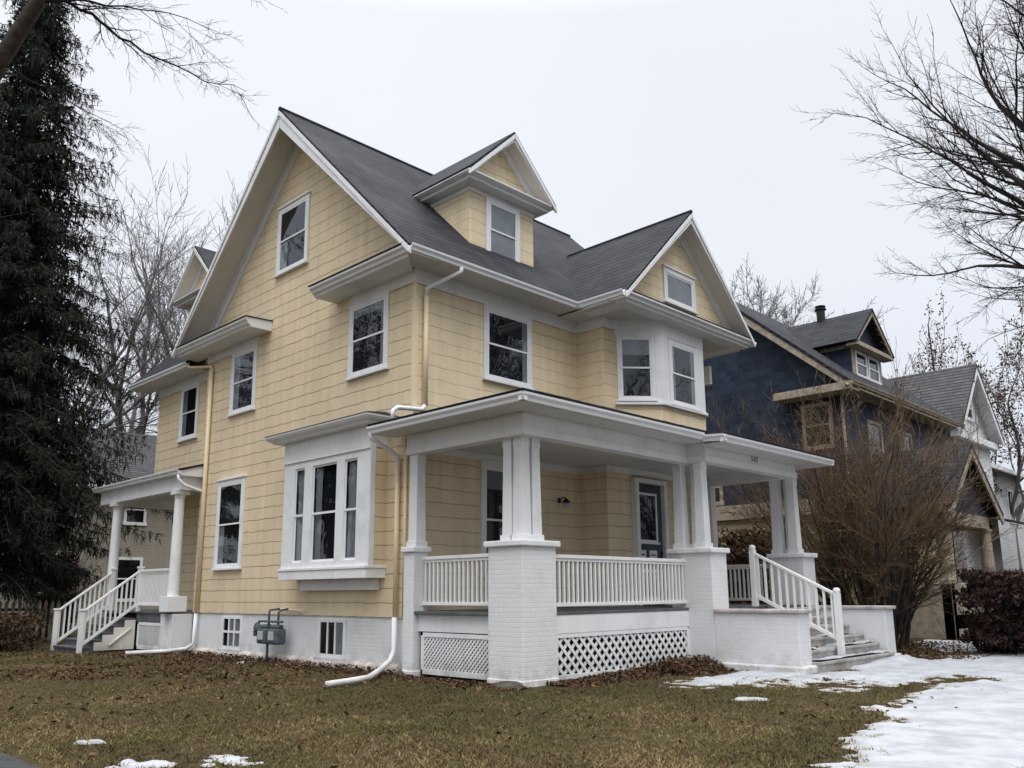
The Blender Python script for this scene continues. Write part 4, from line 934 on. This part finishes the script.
# tree at left, trunk outside the frame
T = thing('bare_tree', 'leafless street tree hanging thin branches from the top left corner', 'tree')
random.seed(5); segs = []; P0 = [(-9.0, 0.3, 0), (-8.75, -0.3, 3.0), (-8.4, -1.2, 5.3), (-7.84, -2.31, 7.34), (-7.59, -2.78, 8.11), (-7.3, -3.3, 9.6)]
RR = [0.25, 0.19, 0.13, 0.095, 0.08, 0.06]
segs += [(P0[i], P0[i+1], RR[i], RR[i+1]) for i in range(5)]
def limb(pts, r0, r1, L, seed, lvl=1, every=1):
    random.seed(seed); pts = [Vector(p) for p in pts]; n = len(pts)-1
    fine = []
    for i in range(n):
        for k in range(4): fine.append(pts[i].lerp(pts[i+1], k/4)+rvec()*0.03)
    fine.append(pts[-1]); N = len(fine)-1
    for i in range(N):
        ra = r0+(r1-r0)*i/N; rb = r0+(r1-r0)*(i+1)/N; segs.append((tuple(fine[i]), tuple(fine[i+1]), ra, rb))
        if i >= 2:
            d = (fine[i+1]-fine[i]).normalized(); nd = Matrix.Rotation(R(random.uniform(25, 60)), 3, d.cross(rvec()).normalized()) @ d
            grow(segs, fine[i], nd-Z*0.25, max(0.003, ra*0.55), L*random.uniform(0.5, 1.1), lvl, 3, -0.05, 0.2, (3, 5), 0.6, (22, 58), 0.0017, 0.14)
limb([(-7.59, -2.78, 8.11), (-7.2, -3.1, 7.85), (-6.84, -3.37, 7.52), (-6.32, -3.8, 7.16), (-5.86, -4.22, 6.98)], 0.026, 0.003, 0.5, 3)
limb([(-7.62, -2.72, 8.0), (-7.25, -3.2, 7.92), (-6.75, -3.75, 7.80), (-6.2, -4.2, 7.55)], 0.018, 0.003, 0.66, 4)
limb([(-7.45, -2.9, 8.9), (-6.9, -3.4, 8.75), (-6.35, -3.85, 8.45), (-6.05, -4.15, 8.2)], 0.022, 0.003, 0.5, 8)
limb([(-7.4, -3.0, 9.5), (-6.1, -4.4, 10.1), (-4.7, -5.9, 9.9), (-3.3, -7.3, 9.0)], 0.045, 0.005, 0.34, 9)
limb([(-7.84, -2.31, 7.34), (-7.3, -2.6, 7.0), (-6.8, -2.9, 6.75)], 0.012, 0.0025, 0.55, 12)
for k in range(5):
    random.seed(40+k); grow(segs, P0[-1], (random.uniform(-1, .6), random.uniform(-.6, 1), 1.2), 0.06, 3.5, 1, 3, 0.1)
emit(segs, 0.04, M['bark'], M['twig'], T)
# background bare trees
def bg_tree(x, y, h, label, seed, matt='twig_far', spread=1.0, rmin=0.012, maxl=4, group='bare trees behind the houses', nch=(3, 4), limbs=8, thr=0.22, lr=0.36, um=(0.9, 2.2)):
    random.seed(seed); T = thing('bare_tree', label, 'tree', group=group); segs = []
    th = h*thr; segs.append(((x, y, 0), (x, y, th), 0.02*h, 0.016*h))
    for k in range(limbs):
        a = 2*math.pi*k/8+random.uniform(-.3, .3); u = random.uniform(*um)
        grow(segs, (x, y, th*random.uniform(0.75, 1.1)), (math.cos(a)*spread, math.sin(a)*spread, u), 0.0058*h, h*lr, 0, maxl, 0.12, 0.15, nch, 0.62, (22, 48), rmin, h*0.035)
    emit(segs, 0.05, M[matt], M[matt], T); return T
bg_tree(36.3, 12.6, 28, 'wide bare tree rising behind the front gable and blue house', 61, spread=1.0, rmin=0.012, nch=(4, 5), limbs=15, thr=0.46, lr=0.21, um=(0.1, 1.5))
bg_tree(11.0, 42.0, 34, 'bare tree between the spruce and the yellow house', 32, rmin=0.010)
bg_tree(12.5, 34.0, 31.0, 'slim bare tree topping out above the left roof slope of the yellow house', 33, rmin=0.012, spread=0.6)
bg_tree(4.5, 40.0, 30, 'bare tree half hidden behind the tall spruce', 34, rmin=0.011)
bg_tree(48, 10.5, 19, 'distant bare tree behind the chimney flue of the blue house', 36, rmin=0.014)
# right tree with clinging brown leaves
T = bg_tree(42, 0.8, 21, 'tree with a few brown leaves still clinging, at the right edge above the white house', 35, rmin=0.013, maxl=3)
tr = [c for c in T.children if c.name.startswith('crown')][0]
co_ = np.empty(len(tr.data.vertices)*3, np.float32); tr.data.vertices.foreach_get('co', co_); co_ = co_.reshape(-1, 3); pick = co_[rng.integers(0, len(co_), 9000)]
pick = pick[pick[:, 2] > 5]
def leaf_quads(C, size, flat=0.3):
    n = len(C); a = rng.normal(size=(n, 3)); a[:, 2] *= flat; a /= np.linalg.norm(a, axis=1, keepdims=True)
    b = rng.normal(size=(n, 3)); b[:, 2] *= flat if flat < 0.9 else 1; b -= a*np.sum(a*b, 1, keepdims=True); b /= np.linalg.norm(b, axis=1, keepdims=True)
    s_ = size*(0.5+rng.random((n, 1))); a *= s_; b *= s_*0.6
    V = np.stack([C-a, C+b*0.9, C+a, C-b*0.9], 1).reshape(-1, 3); Q = np.arange(4*n).reshape(-1, 4); return V, Q
V, Q = leaf_quads(pick+rng.normal(size=pick.shape)*0.12, 0.075, 1.0); mesh_np('leaves', V, Q, M['browndead'], T)
# trees across the street, seen in the window panes
for k, (x, y, h) in enumerate(((-10.5, 15.5, 20), (-17, 27, 24), (-24, 40, 26), (15, -16.5, 20), (23, -25, 24), (34, -33, 27), (4, -29, 22), (-21, -21, 21), (-31, -14, 23), (-14, -30, 22))):
    bg_tree(x, y, h, 'leafless tree across the street, mirrored in the window panes', 50+k, 'twig', 1.0, 0.015, 4, 'street trees reflected in the windows')

# spruce
S = thing('spruce_tree', 'tall dark spruce with drooping branches at the left edge', 'tree')
sx, sy, sh = -2.4, 18.8, 30.0
MB().tube([(sx, sy, 0), (sx, sy, 10), (sx, sy, 22), (sx, sy, sh)], [0.45, 0.34, 0.2, 0.03], 10).build('trunk', M['bark'], S, 0, True)
CV, br = [], []
random.seed(3)
z = 2.2
def crown_r(z): return min(5.8-0.178*z-0.05*max(0, z-12)+0.6*max(0, 1-abs(z-5)/5), 3.6+(z-1)*0.4, 0.2+(sh-z)*0.7)
def quad(a, d, L, w):
    """narrow kite-shaped spray from a along d"""
    sv = d.cross(rvec()).normalized()*w; b = a+d*L
    CV.extend((tuple(a), tuple(a+d*L*0.45+sv), tuple(b), tuple(a+d*L*0.5-sv)))
while z < sh-0.5:
    nb = random.randint(6, 8); a0 = random.random()*6.28
    for k in range(nb):
        a = a0+6.283*k/nb+random.uniform(-.3, .3); L = crown_r(z)*random.choice((0.55, 0.75, 0.9, 1.0, 1.0, 1.12))*random.uniform(0.88, 1.08); droop = random.uniform(0.16, 0.30)*L
        n = max(4, int(L/0.24)); prev = Vector((sx, sy, z)); out = Vector((math.cos(a), math.sin(a), 0)); side = Vector((-math.sin(a), math.cos(a), 0))
        for i in range(1, n+1):
            t = i/n; rr = L*t; p = Vector((sx, sy, z))+out*rr+side*0.12*math.sin(3*t+k)+Z*(0.10*L*t-droop*1.9*t*t+0.55*L*max(0, t-0.72)**2*3)
            br.append((tuple(prev), tuple(p), 0.03*(1-t)+0.008, 0.03*(1-t)+0.006)); dd = (p-prev).normalized(); prev = p
            if t < 0.15: continue
            fine = t > 0.55
            for q_ in range(6): quad(p, (dd+rvec()*0.8).normalized(), random.uniform(0.10, 0.24), random.uniform(0.010, 0.020))
            for sd in (-1, 1):
                sl = (0.25+0.17*(1-t)*L)*random.uniform(0.4, 1.25)
                tv = (out*random.uniform(0.4, 0.9)+side*sd*random.uniform(0.6, 1.0)-Z*random.uniform(0.15, 0.8)).normalized()
                ns = max(2, int(sl/(0.048 if fine else 0.06)))
                for s_ in range(1, ns+1):
                    b0 = p+tv*sl*s_/ns-Z*0.14*(s_/ns)**2*sl
                    if fine:
                        for q_ in range(2): quad(b0, (tv+rvec()*0.9-Z*0.3).normalized(), random.uniform(0.08, 0.20), random.uniform(0.009, 0.018))
                        if random.random() < 0.8: quad(b0, (rvec()*0.4-Z).normalized(), random.uniform(0.1, 0.42), random.uniform(0.010, 0.020))
                    else:
                        quad(b0, (tv+rvec()*0.8-Z*0.25).normalized(), random.uniform(0.14, 0.32), random.uniform(0.03, 0.06))
                        quad(b0, (rvec()*0.45-Z).normalized(), random.uniform(0.15, 0.6), random.uniform(0.015, 0.035))
    z += random.uniform(0.28, 0.42)
V, Q = tubes_np(br, 4); mesh_np('branches', V, Q, M['bark'], S)
mesh_np('needles', np.array(CV), np.arange(len(CV)).reshape(-1, 4), M['spruce'], S)

# bare multi-stem shrub by the steps
SB = thing('bare_shrub', 'tall leafless brown shrub with many stems right of the front steps', 'shrub')
random.seed(77); segs = []; bx0, by0 = 12.3, -3.4
for k in range(54):
    a = random.random()*6.28; r0 = 0.75*math.sqrt(random.random()); lean = random.uniform(0.0, 0.66)
    ax_ = a+random.uniform(-.5, .5)
    grow(segs, (bx0+math.cos(a)*r0, by0+math.sin(a)*r0, 0), (math.cos(ax_)*lean, math.sin(ax_)*lean, 1.0), random.uniform(0.026, 0.055), random.uniform(3.0, 5.0), 0, 3, 0.05, 0.10, (4, 6), 0.54, (16, 46), 0.0042, 0.4)
emit(segs, 0.014, M['bark'], M['shrubtwig'], SB, ('stems', 'twigs'))
tw = [c for c in SB.children if c.name.startswith('twigs')][0]
co_ = np.empty(len(tw.data.vertices)*3, np.float32); tw.data.vertices.foreach_get('co', co_); co_ = co_.reshape(-1, 3); pick = co_[rng.integers(0, len(co_), 9000)]
V, Q = leaf_quads(pick+rng.normal(size=pick.shape)*0.05, 0.026, 1.0); mesh_np('buds', V, Q, M['browndead'], SB)

def hedge(name, label, c, size, nleaf, mat, seed, leaf=0.05, group=None):
    random.seed(seed); h = thing(name, label, 'hedge', group=group); segs = []
    for k in range(70):
        x = c[0]+random.uniform(-.42, .42)*size[0]; y = c[1]+random.uniform(-.42, .42)*size[1]
        grow(segs, (x, y, 0), (random.uniform(-.3, .3), random.uniform(-.3, .3), 1), 0.014, size[2]*0.62, 0, 2, 0.05, 0.12, (3, 4), 0.6, (20, 50), 0.004, 0.25)
    V, Q = tubes_np(segs, 3); mesh_np('twigs', V, Q, M['twig'], h)
    g = rng.normal(size=(nleaf, 3)); g /= np.linalg.norm(g, axis=1, keepdims=True)
    rad = rng.random((nleaf, 1))**0.42
    e = np.sign(g)*np.abs(g)**0.55
    lump = 1+0.10*np.sin(g[:, 0:1]*7+seed)*np.cos(g[:, 1:2]*6)+0.07*np.sin(g[:, 2:3]*11)
    Pn = e*rad*lump*np.array(size)*0.5+np.array([c[0], c[1], size[2]*0.52])
    Pn[:, 2] = np.maximum(Pn[:, 2], 0.03); V, Q = leaf_quads(Pn, leaf, 1.0); mesh_np('foliage', V, Q, mat, h); return h
hedge('hedge', 'dense burgundy hedge at the right edge beside the snowy path', (12.6, -7.0), (4.4, 2.6, 1.85), 26000, M['reddead'], 1, 0.055)
hedge('hedge', 'brown leafy hedge seen through the porch, before the blue house', (14.2, 2.2), (2.0, 5.5, 3.3), 16000, M['browndead'], 2, 0.08)
hedge('bush', 'low dark bush under the spruce left of the back steps', (-4.0, 14.2), (4.6, 3.0, 1.0), 9000, M['browndead'], 3, 0.05)
hedge('bush', 'narrow reddish bush behind the back stair railing', (0.9, 21.5), (1.2, 1.2, 3.0), 6000, M['reddead'], 4, 0.06)

# ================================================================== GROUND
t = NT('lawn_soil'); p = t.pos(); n1 = t.noise(p, 0.55, 6, 0.6); n2 = t.noise(p, 5, 5, 0.65); n3 = t.noise(p, 40, 3)
c = t.mix(t.mapr(n1, 0.38, 0.62), (0.060, 0.052, 0.022), (0.070, 0.048, 0.027)); c = t.mix(t.mapr(n2, 0.45, 0.7), c, (0.105, 0.085, 0.042)); c = t.mix(t.mapr(n3, 0.5, 0.75, 0, 0.7), c, (0.022, 0.016, 0.010))
lawn = t.bsdf(c, 0.95, 0.1, t.math('ADD', n2, n3), 0.04, 0.8)
kind(MB().poly((-400, -400, 0), (400, -400, 0), (400, 400, 0), (-400, 400, 0)).build('ground', lawn), 'structure')
asp = mat_plain('worn_asphalt', (0.045, 0.046, 0.048), 0.85, 0.3, 3, 0.012)
kind(MB().poly((-8.6, -60, 0.004), (-7.30, -60, 0.004), (-7.30, 60, 0.004), (-8.6, 60, 0.004)).build('pavement', asp), 'structure')
kind(MB().box(-8.6, 60, -14.6, -14.4, -0.1, 0.02).box(-12.6, -12.4, -12, 60, -0.1, 0.02).build('kerb', M['concrete']), 'structure')
kind(MB().poly((-60, -24, 0.004), (60, -24, 0.004), (60, -14.6, 0.004), (-60, -14.6, 0.004)).build('road', asp), 'structure')

def vnoise(x, y, sc_, seed):
    r = np.random.default_rng(seed); g = r.random((64, 64)); X = x*sc_; Y = y*sc_; xi = np.floor(X).astype(int); yi = np.floor(Y).astype(int); fx = X-xi; fy = Y-yi; fx = fx*fx*(3-2*fx); fy = fy*fy*(3-2*fy)
    G = lambda i, j: g[i % 64, j % 64]
    return (G(xi, yi)*(1-fx)+G(xi+1, yi)*fx)*(1-fy)+(G(xi, yi+1)*(1-fx)+G(xi+1, yi+1)*fx)*fy
def fbm(x, y, sc_, seed): return sum(vnoise(x, y, sc_*2**k, seed+k)*0.5**k for k in range(4))/1.875
def sstep(a, b, x): t_ = np.clip((x-a)/(b-a), 0, 1); return t_*t_*(3-2*t_)
def snow_h(x, y):
    n = fbm(x, y, 0.9, 3)-0.5; n2 = fbm(x, y, 3.0, 9)-0.5; n3 = fbm(x, y, 5.5, 41)-0.5
    # buried front pavement
    edge = -8.75+0.55*np.sin(x*0.45+1.0)+n*1.6+np.where(x > 1.5, (x-1.5)*0.36, 0)-np.where(x < -1, (-1-x)*0.08, 0)
    a = sstep(-0.25, 0.75, edge-y)*sstep(-10.35, -9.95, y+0.25*n+np.where(x > 0, -0.25*x, 0))
    a = a*sstep(-4.6, -3.9, x+n)
    # walk to the steps and along the porch
    w = 1.15+0.9*n
    b = sstep(w+0.2, w-0.5, np.abs(x-7.1-0.1*(y+6)))*sstep(-5.05, -5.3, y)
    c = sstep(0.75, 0.20, np.abs(y+4.75+n*1.1+0.10*(x-3)))*sstep(1.3, 2.1, x+n)*sstep(4.7, 4.4, x)
    d = sstep(1.05, 0.35, np.hypot((x-4.6)/2.4, (y+5.9+0.15*x-0.69)/0.85)+n*1.3)
    e = sstep(1.0, 0.4, np.hypot((x-8.8)/2.6, (y+7.0)/1.5)+n*0.9)
    g = sstep(1.15, 0.25, np.hypot((x-5.6-0.3*(y+6.6))/2.6, (y+6.65)/0.75)+n*1.2)*0.8
    cov = np.maximum.reduce([a, b, c, d, e, g])
    holes = sstep(0.10, 0.2, n2+0.3*n)*1.0*np.where(y > -7.6, 1.0, 0.0)*(x < 8.5) + sstep(0.16, 0.26, n2+0.3*n)*0.8*(y <= -7.6)*(x < 3)*sstep(0.9, 0.3, edge-y)
    cov = cov+(1.7*n2+1.3*n3)*4*cov*(1-cov)
    cov = np.clip(cov-holes, 0, 1.2)
    return cov*0.046*(0.75+0.6*fbm(x, y, 1.7, 30))-0.0085+0.022*(n2+0.5*n3)*cov+0.17*np.exp(-((x-7.5)/0.95)**2-((y+5.75)/0.30)**2)*(0.8+0.8*n2)
xs = np.arange(-4.5, 16, 0.05); ys = np.arange(-11.2, -3.2, 0.05); X, Y = np.meshgrid(xs, ys, indexing='ij'); Hh = snow_h(X, Y)
inside = ((X > 4.40) & (X < 8.9) & (Y > -5.3)) ; Hh = np.where(inside, -0.05, Hh)
idx = np.arange(X.size).reshape(X.shape); V = np.stack([X, Y, Hh], -1).reshape(-1, 3)
Q = np.stack([idx[:-1, :-1], idx[1:, :-1], idx[1:, 1:], idx[:-1, 1:]], -1).reshape(-1, 4); keep = (V[Q][:, :, 2].max(1) > -0.006); Q = Q[keep]
used = np.unique(Q); remap = np.zeros(len(V), int); remap[used] = np.arange(len(used)); V = V[used]; Q = remap[Q]
t = NT('old_snow'); p = t.pos(); n1 = t.noise(p, 2.2, 6, 0.65); n2 = t.noise(p, 30, 4)
zz = t.n('SeparateXYZ', {0: p}).outputs[2]
c = t.mix(t.mapr(n1, 0.35, 0.7), (0.47, 0.49, 0.53), (0.32, 0.335, 0.36)); c = t.mix(t.mapr(zz, 0.001, 0.020, 0.75, 0.0), c, (0.34, 0.31, 0.27)); c = t.mix(t.mapr(t.noise(p, 60, 3), 0.68, 0.74, 0, 0.5), c, (0.3, 0.25, 0.2))
snowm = t.bsdf(c, 0.6, 0.3, t.math('ADD', n1, t.math('MULTIPLY', n2, 0.3)), 0.03, 0.7)
so = mesh_np('snow', V, Q, snowm, smooth=True); so['kind'] = 'structure'
def snow_patch(cx_, cy_, rx, ry, ang, label, seed, h=0.05):
    n = 26; xs = np.linspace(-1.25, 1.25, n); X, Y = np.meshgrid(xs, xs, indexing='ij'); nn = fbm(X+seed*3.1, Y+seed*1.7, 1.8, seed)-0.5
    Hh = 0.8*h*(0.9-np.sqrt(X*X+Y*Y+1e-6)**1.3+nn*3.0); Hh = np.clip(Hh, -0.03, h*0.75)
    ca, sa = math.cos(ang), math.sin(ang); V = np.stack([cx_+rx*X*ca-ry*Y*sa, cy_+rx*X*sa+ry*Y*ca, Hh], -1).reshape(-1, 3); idx = np.arange(n*n).reshape(n, n)
    Q = np.stack([idx[:-1, :-1], idx[1:, :-1], idx[1:, 1:], idx[:-1, 1:]], -1).reshape(-1, 4)
    Q = Q[V[Q][:, :, 2].max(1) > -0.004]; used = np.unique(Q); remap = np.zeros(len(V), int); remap[used] = np.arange(len(used))
    tag(mesh_np('snow_patch', V[used], remap[Q], snowm, smooth=True), label, 'snow patch', 'leftover snow patches on the lawn')
snow_patch(-6.56, -3.12, 0.17, 0.08, -0.8, 'smallest far left snow patch, near the asphalt corner of the lawn', 1)
snow_patch(-6.66, -4.62, 0.26, 0.22, -0.75, 'wide flat snow patch at the bottom edge of the lawn, left of its neighbour', 2)
snow_patch(-6.02, -5.05, 0.22, 0.26, -0.6, 'rounded snow patch at the bottom edge, right of the wider patch', 3)
snow_patch(-0.62, 4.85, 0.16, 0.10, 0.3, 'tiny snow scrap on the leaves below the gas meters', 4)
snow_patch(0.75, -6.3, 0.26, 0.12, -0.8, 'lone snow patch on the grass in front of the right lattice panel', 5)
# snow on the front steps
m = MB()
for k in range(6):
    pass
n_ = 40
xs = np.linspace(5.0, 8.32, 60); ys = np.linspace(0, 0.27, 8)
SV, SQ = [], []
for k in range(6):
    X, Y = np.meshgrid(xs, ys, indexing='ij'); yy = -3.53-0.30*k-Y-0.03; zt = 1.072-0.178*k
    nn = fbm(X*1.0+k*5, yy, 1.6, 60)-0.5; Hh = (nn*0.16+0.012*k-0.02)*(1-np.abs(Y/0.27-0.5)*0.5); Hh = np.clip(Hh, -0.02, 0.04)
    i0 = sum(len(v) for v in SV); idx = np.arange(X.size).reshape(X.shape)+i0
    SV.append(np.stack([X, yy, zt+Hh], -1).reshape(-1, 3)); q = np.stack([idx[:-1, :-1], idx[1:, :-1], idx[1:, 1:], idx[:-1, 1:]], -1).reshape(-1, 4); SQ.append(q[(Hh.reshape(-1)[q-i0].max(1) > -0.004)])
so = mesh_np('step_snow', np.concatenate(SV), np.concatenate(SQ), snowm, smooth=True); so['kind'] = 'structure'

# grass : short winter blades, one mesh of stuff
def in_house(x, y): return ((x > -0.1) & (y > -3.1) & (x < 9.2)) | ((x > 4.3) & (x < 9.0) & (y > -5.4)) | ((x > -1.9) & (y > 10.8) & (x < 0.3))
N = 330000
# denser near the street corner: sample in polar coordinates around the viewer's corner of the lawn
ang = rng.uniform(R(0), R(92), N); dist = 4.3+22*rng.random(N)**1.7
gx = -9.9+dist*np.cos(ang); gy = -12.35+dist*np.sin(ang)
ok = ~in_house(gx, gy) & (gx > -7.28+0.08*np.sin(gy*3)) & (snow_h(gx, gy) < 0.013*rng.random(N)) & (fbm(gx, gy, 0.7, 77) > 0.33*rng.random(N)+0.1) & (gx < 11)
near_wall = (gx > -0.75) & (gx < 0.1) & (gy > -0.5); ok &= ~(near_wall & (rng.random(N) < 0.85))
ok &= ~((gy > -3.6) & (gx > -0.5) & (rng.random(N) < 0.75))
leafy = fbm(gx, gy, 0.35, 14); ok &= ~((gx > -5.5) & (gy > 2) & (leafy > 0.52) & (rng.random(N) < 0.7))
gx, gy = gx[ok], gy[ok]; n = len(gx); hgt = rng.uniform(0.014, 0.042, n)*(0.7+0.6*fbm(gx, gy, 1.3, 5)); wd = rng.uniform(0.003, 0.006, n)*(1+0.05*np.hypot(gx+9.9, gy+12.35)); th = rng.random(n)*6.283; ln = rng.normal(0, 0.9, (n, 2))*hgt[:, None]
P = np.stack([gx, gy, np.full(n, -0.004)], 1); a = np.stack([np.cos(th)*wd, np.sin(th)*wd, np.zeros(n)], 1)
V = np.stack([P-a, P+a, P+np.stack([ln[:, 0], ln[:, 1], hgt], 1)], 1).reshape(-1, 3)
shade = np.clip(rng.random(n)*0.45+1.5*(fbm(gx, gy, 0.8, 8)-0.5)+0.38+0.7*(fbm(gx, gy, 4.0, 18)-0.5)+0.2*rng.normal(size=n), 0, 1)
go = mesh_np('grass', V, np.arange(3*n).reshape(-1, 3), M['grass'], attr=shade); go['kind'] = 'stuff'

# fallen leaves
pts = []
def scat(n, fx): pts.append(fx(n))
pts.append(np.stack([rng.uniform(0.3, 4.6, 3400), -3.05-np.abs(rng.normal(0, 0.24, 3400)), np.zeros(3400)], 1)); q = pts[-1]; q[:, 2] = np.maximum(0, 0.17-0.36*np.abs(q[:, 1]+3.08))*rng.random(3400)*(0.3+0.7*np.clip((q[:, 0]-1)/2.5, 0, 1))
q = np.stack([rng.uniform(3.0, 4.55, 2200), rng.normal(-3.5, 0.28, 2200), np.zeros(2200)], 1); q[:, 2] = np.maximum(0, 0.26-0.36*np.abs(q[:, 1]+3.3))*rng.random(2200); pts.append(q)
q = np.stack([-0.08-np.abs(rng.normal(0, 0.35, 2200)), rng.uniform(-0.2, 9.0, 2200), np.full(2200, 0.01)], 1); q[:, 2] = np.maximum(0.008, 0.09-0.25*np.abs(q[:, 0]+0.1))*rng.random(2200); pts.append(q)
q = np.stack([-0.2-np.abs(rng.normal(0, 0.3, 700)), rng.uniform(-3.2, -0.2, 700), np.full(700, 0.012)], 1); pts.append(q)
q = np.stack([rng.normal(-3.6, 1.8, 8000), rng.normal(6.2, 3.2, 8000), np.full(8000, 0.016)], 1); pts.append(q[(q[:, 0] > -7.2) & (fbm(q[:, 0], q[:, 1], 0.8, 91) > 0.42)])
q = np.stack([rng.uniform(9.0, 15, 2800), rng.uniform(-6.6, -3.0, 2800), rng.random(2800)*0.05], 1); pts.append(q)
q = np.stack([rng.uniform(-7, 4, 500), rng.uniform(-9, 2, 500), np.full(500, 0.018)], 1); pts.append(q)
q = np.stack([rng.uniform(5.0, 8.3, 90), rng.uniform(-5.2, -3.6, 90), np.zeros(90)], 1); q[:, 2] = 1.08-0.178*np.floor((-3.53-q[:, 1])/0.30)+0.012; pts.append(q)
C_ = np.concatenate(pts); C_ = C_[~(((C_[:, 0] > 0.0) & (C_[:, 0] < 9.0) & (C_[:, 1] > -2.9)))]; C_[:, 2] += 0.012
V, Q = leaf_quads(C_, 0.036, 0.5); lo = mesh_np('fallen_leaves', V, Q, M['deadleaf'], attr=rng.random(len(Q))); lo['kind'] = 'stuff'
tag(MB().lathe([(0.05, 0.0), (0.24, 0.0), (0.23, 0.07), (0.14, 0.12), (0.03, 0.13)], (-0.36, -2.86, -0.02), 9).build('stone', mat_plain('mossy_stone', (0.075, 0.075, 0.062), 0.9, 0.4, 8, 0.02), None, 0.03), 'flat grey stone on the ground at the foot of the corner porch pier', 'stone')

# ================================================================== LIGHT
w = bpy.data.worlds.new('World'); sc.world = w; w.use_nodes = True; nt = w.node_tree; nt.nodes.clear()
out = nt.nodes.new('ShaderNodeOutputWorld'); bg = nt.nodes.new('ShaderNodeBackground'); bg2 = nt.nodes.new('ShaderNodeBackground'); add = nt.nodes.new('ShaderNodeAddShader')
sky = nt.nodes.new('ShaderNodeTexSky'); sky.sky_type = 'NISHITA'; sky.sun_disc = False; SE, SA = R(62), R(215)
sky.sun_elevation = SE; sky.sun_rotation = SA
nt.links.new(sky.outputs[0], bg.inputs[0]); bg.inputs[1].default_value = 0.010
tc = nt.nodes.new('ShaderNodeTexCoord'); sp = nt.nodes.new('ShaderNodeSeparateXYZ'); nt.links.new(tc.outputs['Generated'], sp.inputs[0])
rp = nt.nodes.new('ShaderNodeValToRGB'); nt.links.new(sp.outputs[2], rp.inputs[0])
el = rp.color_ramp.elements; el[0].position = 0.0; el[0].color = (0.60, 0.63, 0.70, 1); el[1].position = 1.0; el[1].color = (1.0, 1.0, 1.0, 1)
for ps, cc in ((0.12, (0.70, 0.73, 0.80, 1)), (0.35, (0.80, 0.83, 0.89, 1)), (0.62, (0.86, 0.88, 0.93, 1))):
    e = el.new(ps); e.color = cc
mr = nt.nodes.new('ShaderNodeMapRange'); nt.links.new(sp.outputs[2], mr.inputs[0]); mr.inputs[1].default_value = 0.60; mr.inputs[2].default_value = 1.0; mr.inputs[3].default_value = 1.045; mr.inputs[4].default_value = 3.5
nz = nt.nodes.new('ShaderNodeTexNoise'); nz.inputs['Scale'].default_value = 1.6; nz.inputs['Detail'].default_value = 4; nt.links.new(tc.outputs['Generated'], nz.inputs['Vector'])
mr2 = nt.nodes.new('ShaderNodeMapRange'); nt.links.new(nz.outputs[0], mr2.inputs[0]); mr2.inputs[1].default_value = 0.3; mr2.inputs[2].default_value = 0.7; mr2.inputs[3].default_value = 0.96; mr2.inputs[4].default_value = 1.03
mu = nt.nodes.new('ShaderNodeMath'); mu.operation = 'MULTIPLY'; nt.links.new(mr.outputs[0], mu.inputs[0]); nt.links.new(mr2.outputs[0], mu.inputs[1])
nt.links.new(rp.outputs[0], bg2.inputs[0]); nt.links.new(mu.outputs[0], bg2.inputs[1])
nt.links.new(bg.outputs[0], add.inputs[0]); nt.links.new(bg2.outputs[0], add.inputs[1]); nt.links.new(add.outputs[0], out.inputs[0])
sl = bpy.data.lights.new('sun', 'SUN'); sl.energy = 1.75; sl.angle = R(50); sl.color = (1.0, 0.97, 0.93); so = bpy.data.objects.new('sun', sl); COL.objects.link(so)
dirv = Vector((-0.62, -0.78, 0)).normalized()*math.cos(SE)+Z*math.sin(SE); so.rotation_euler = dirv.to_track_quat('Z', 'Y').to_euler(); so.location = (-10, -10, 30)
sky.sun_rotation = math.atan2(dirv.x, dirv.y)
sc.view_settings.view_transform = 'Standard'; sc.view_settings.look = 'None'; sc.view_settings.exposure = 0; sc.view_settings.gamma = 1
sc.cycles.max_bounces = 6; sc.cycles.transparent_max_bounces = 12
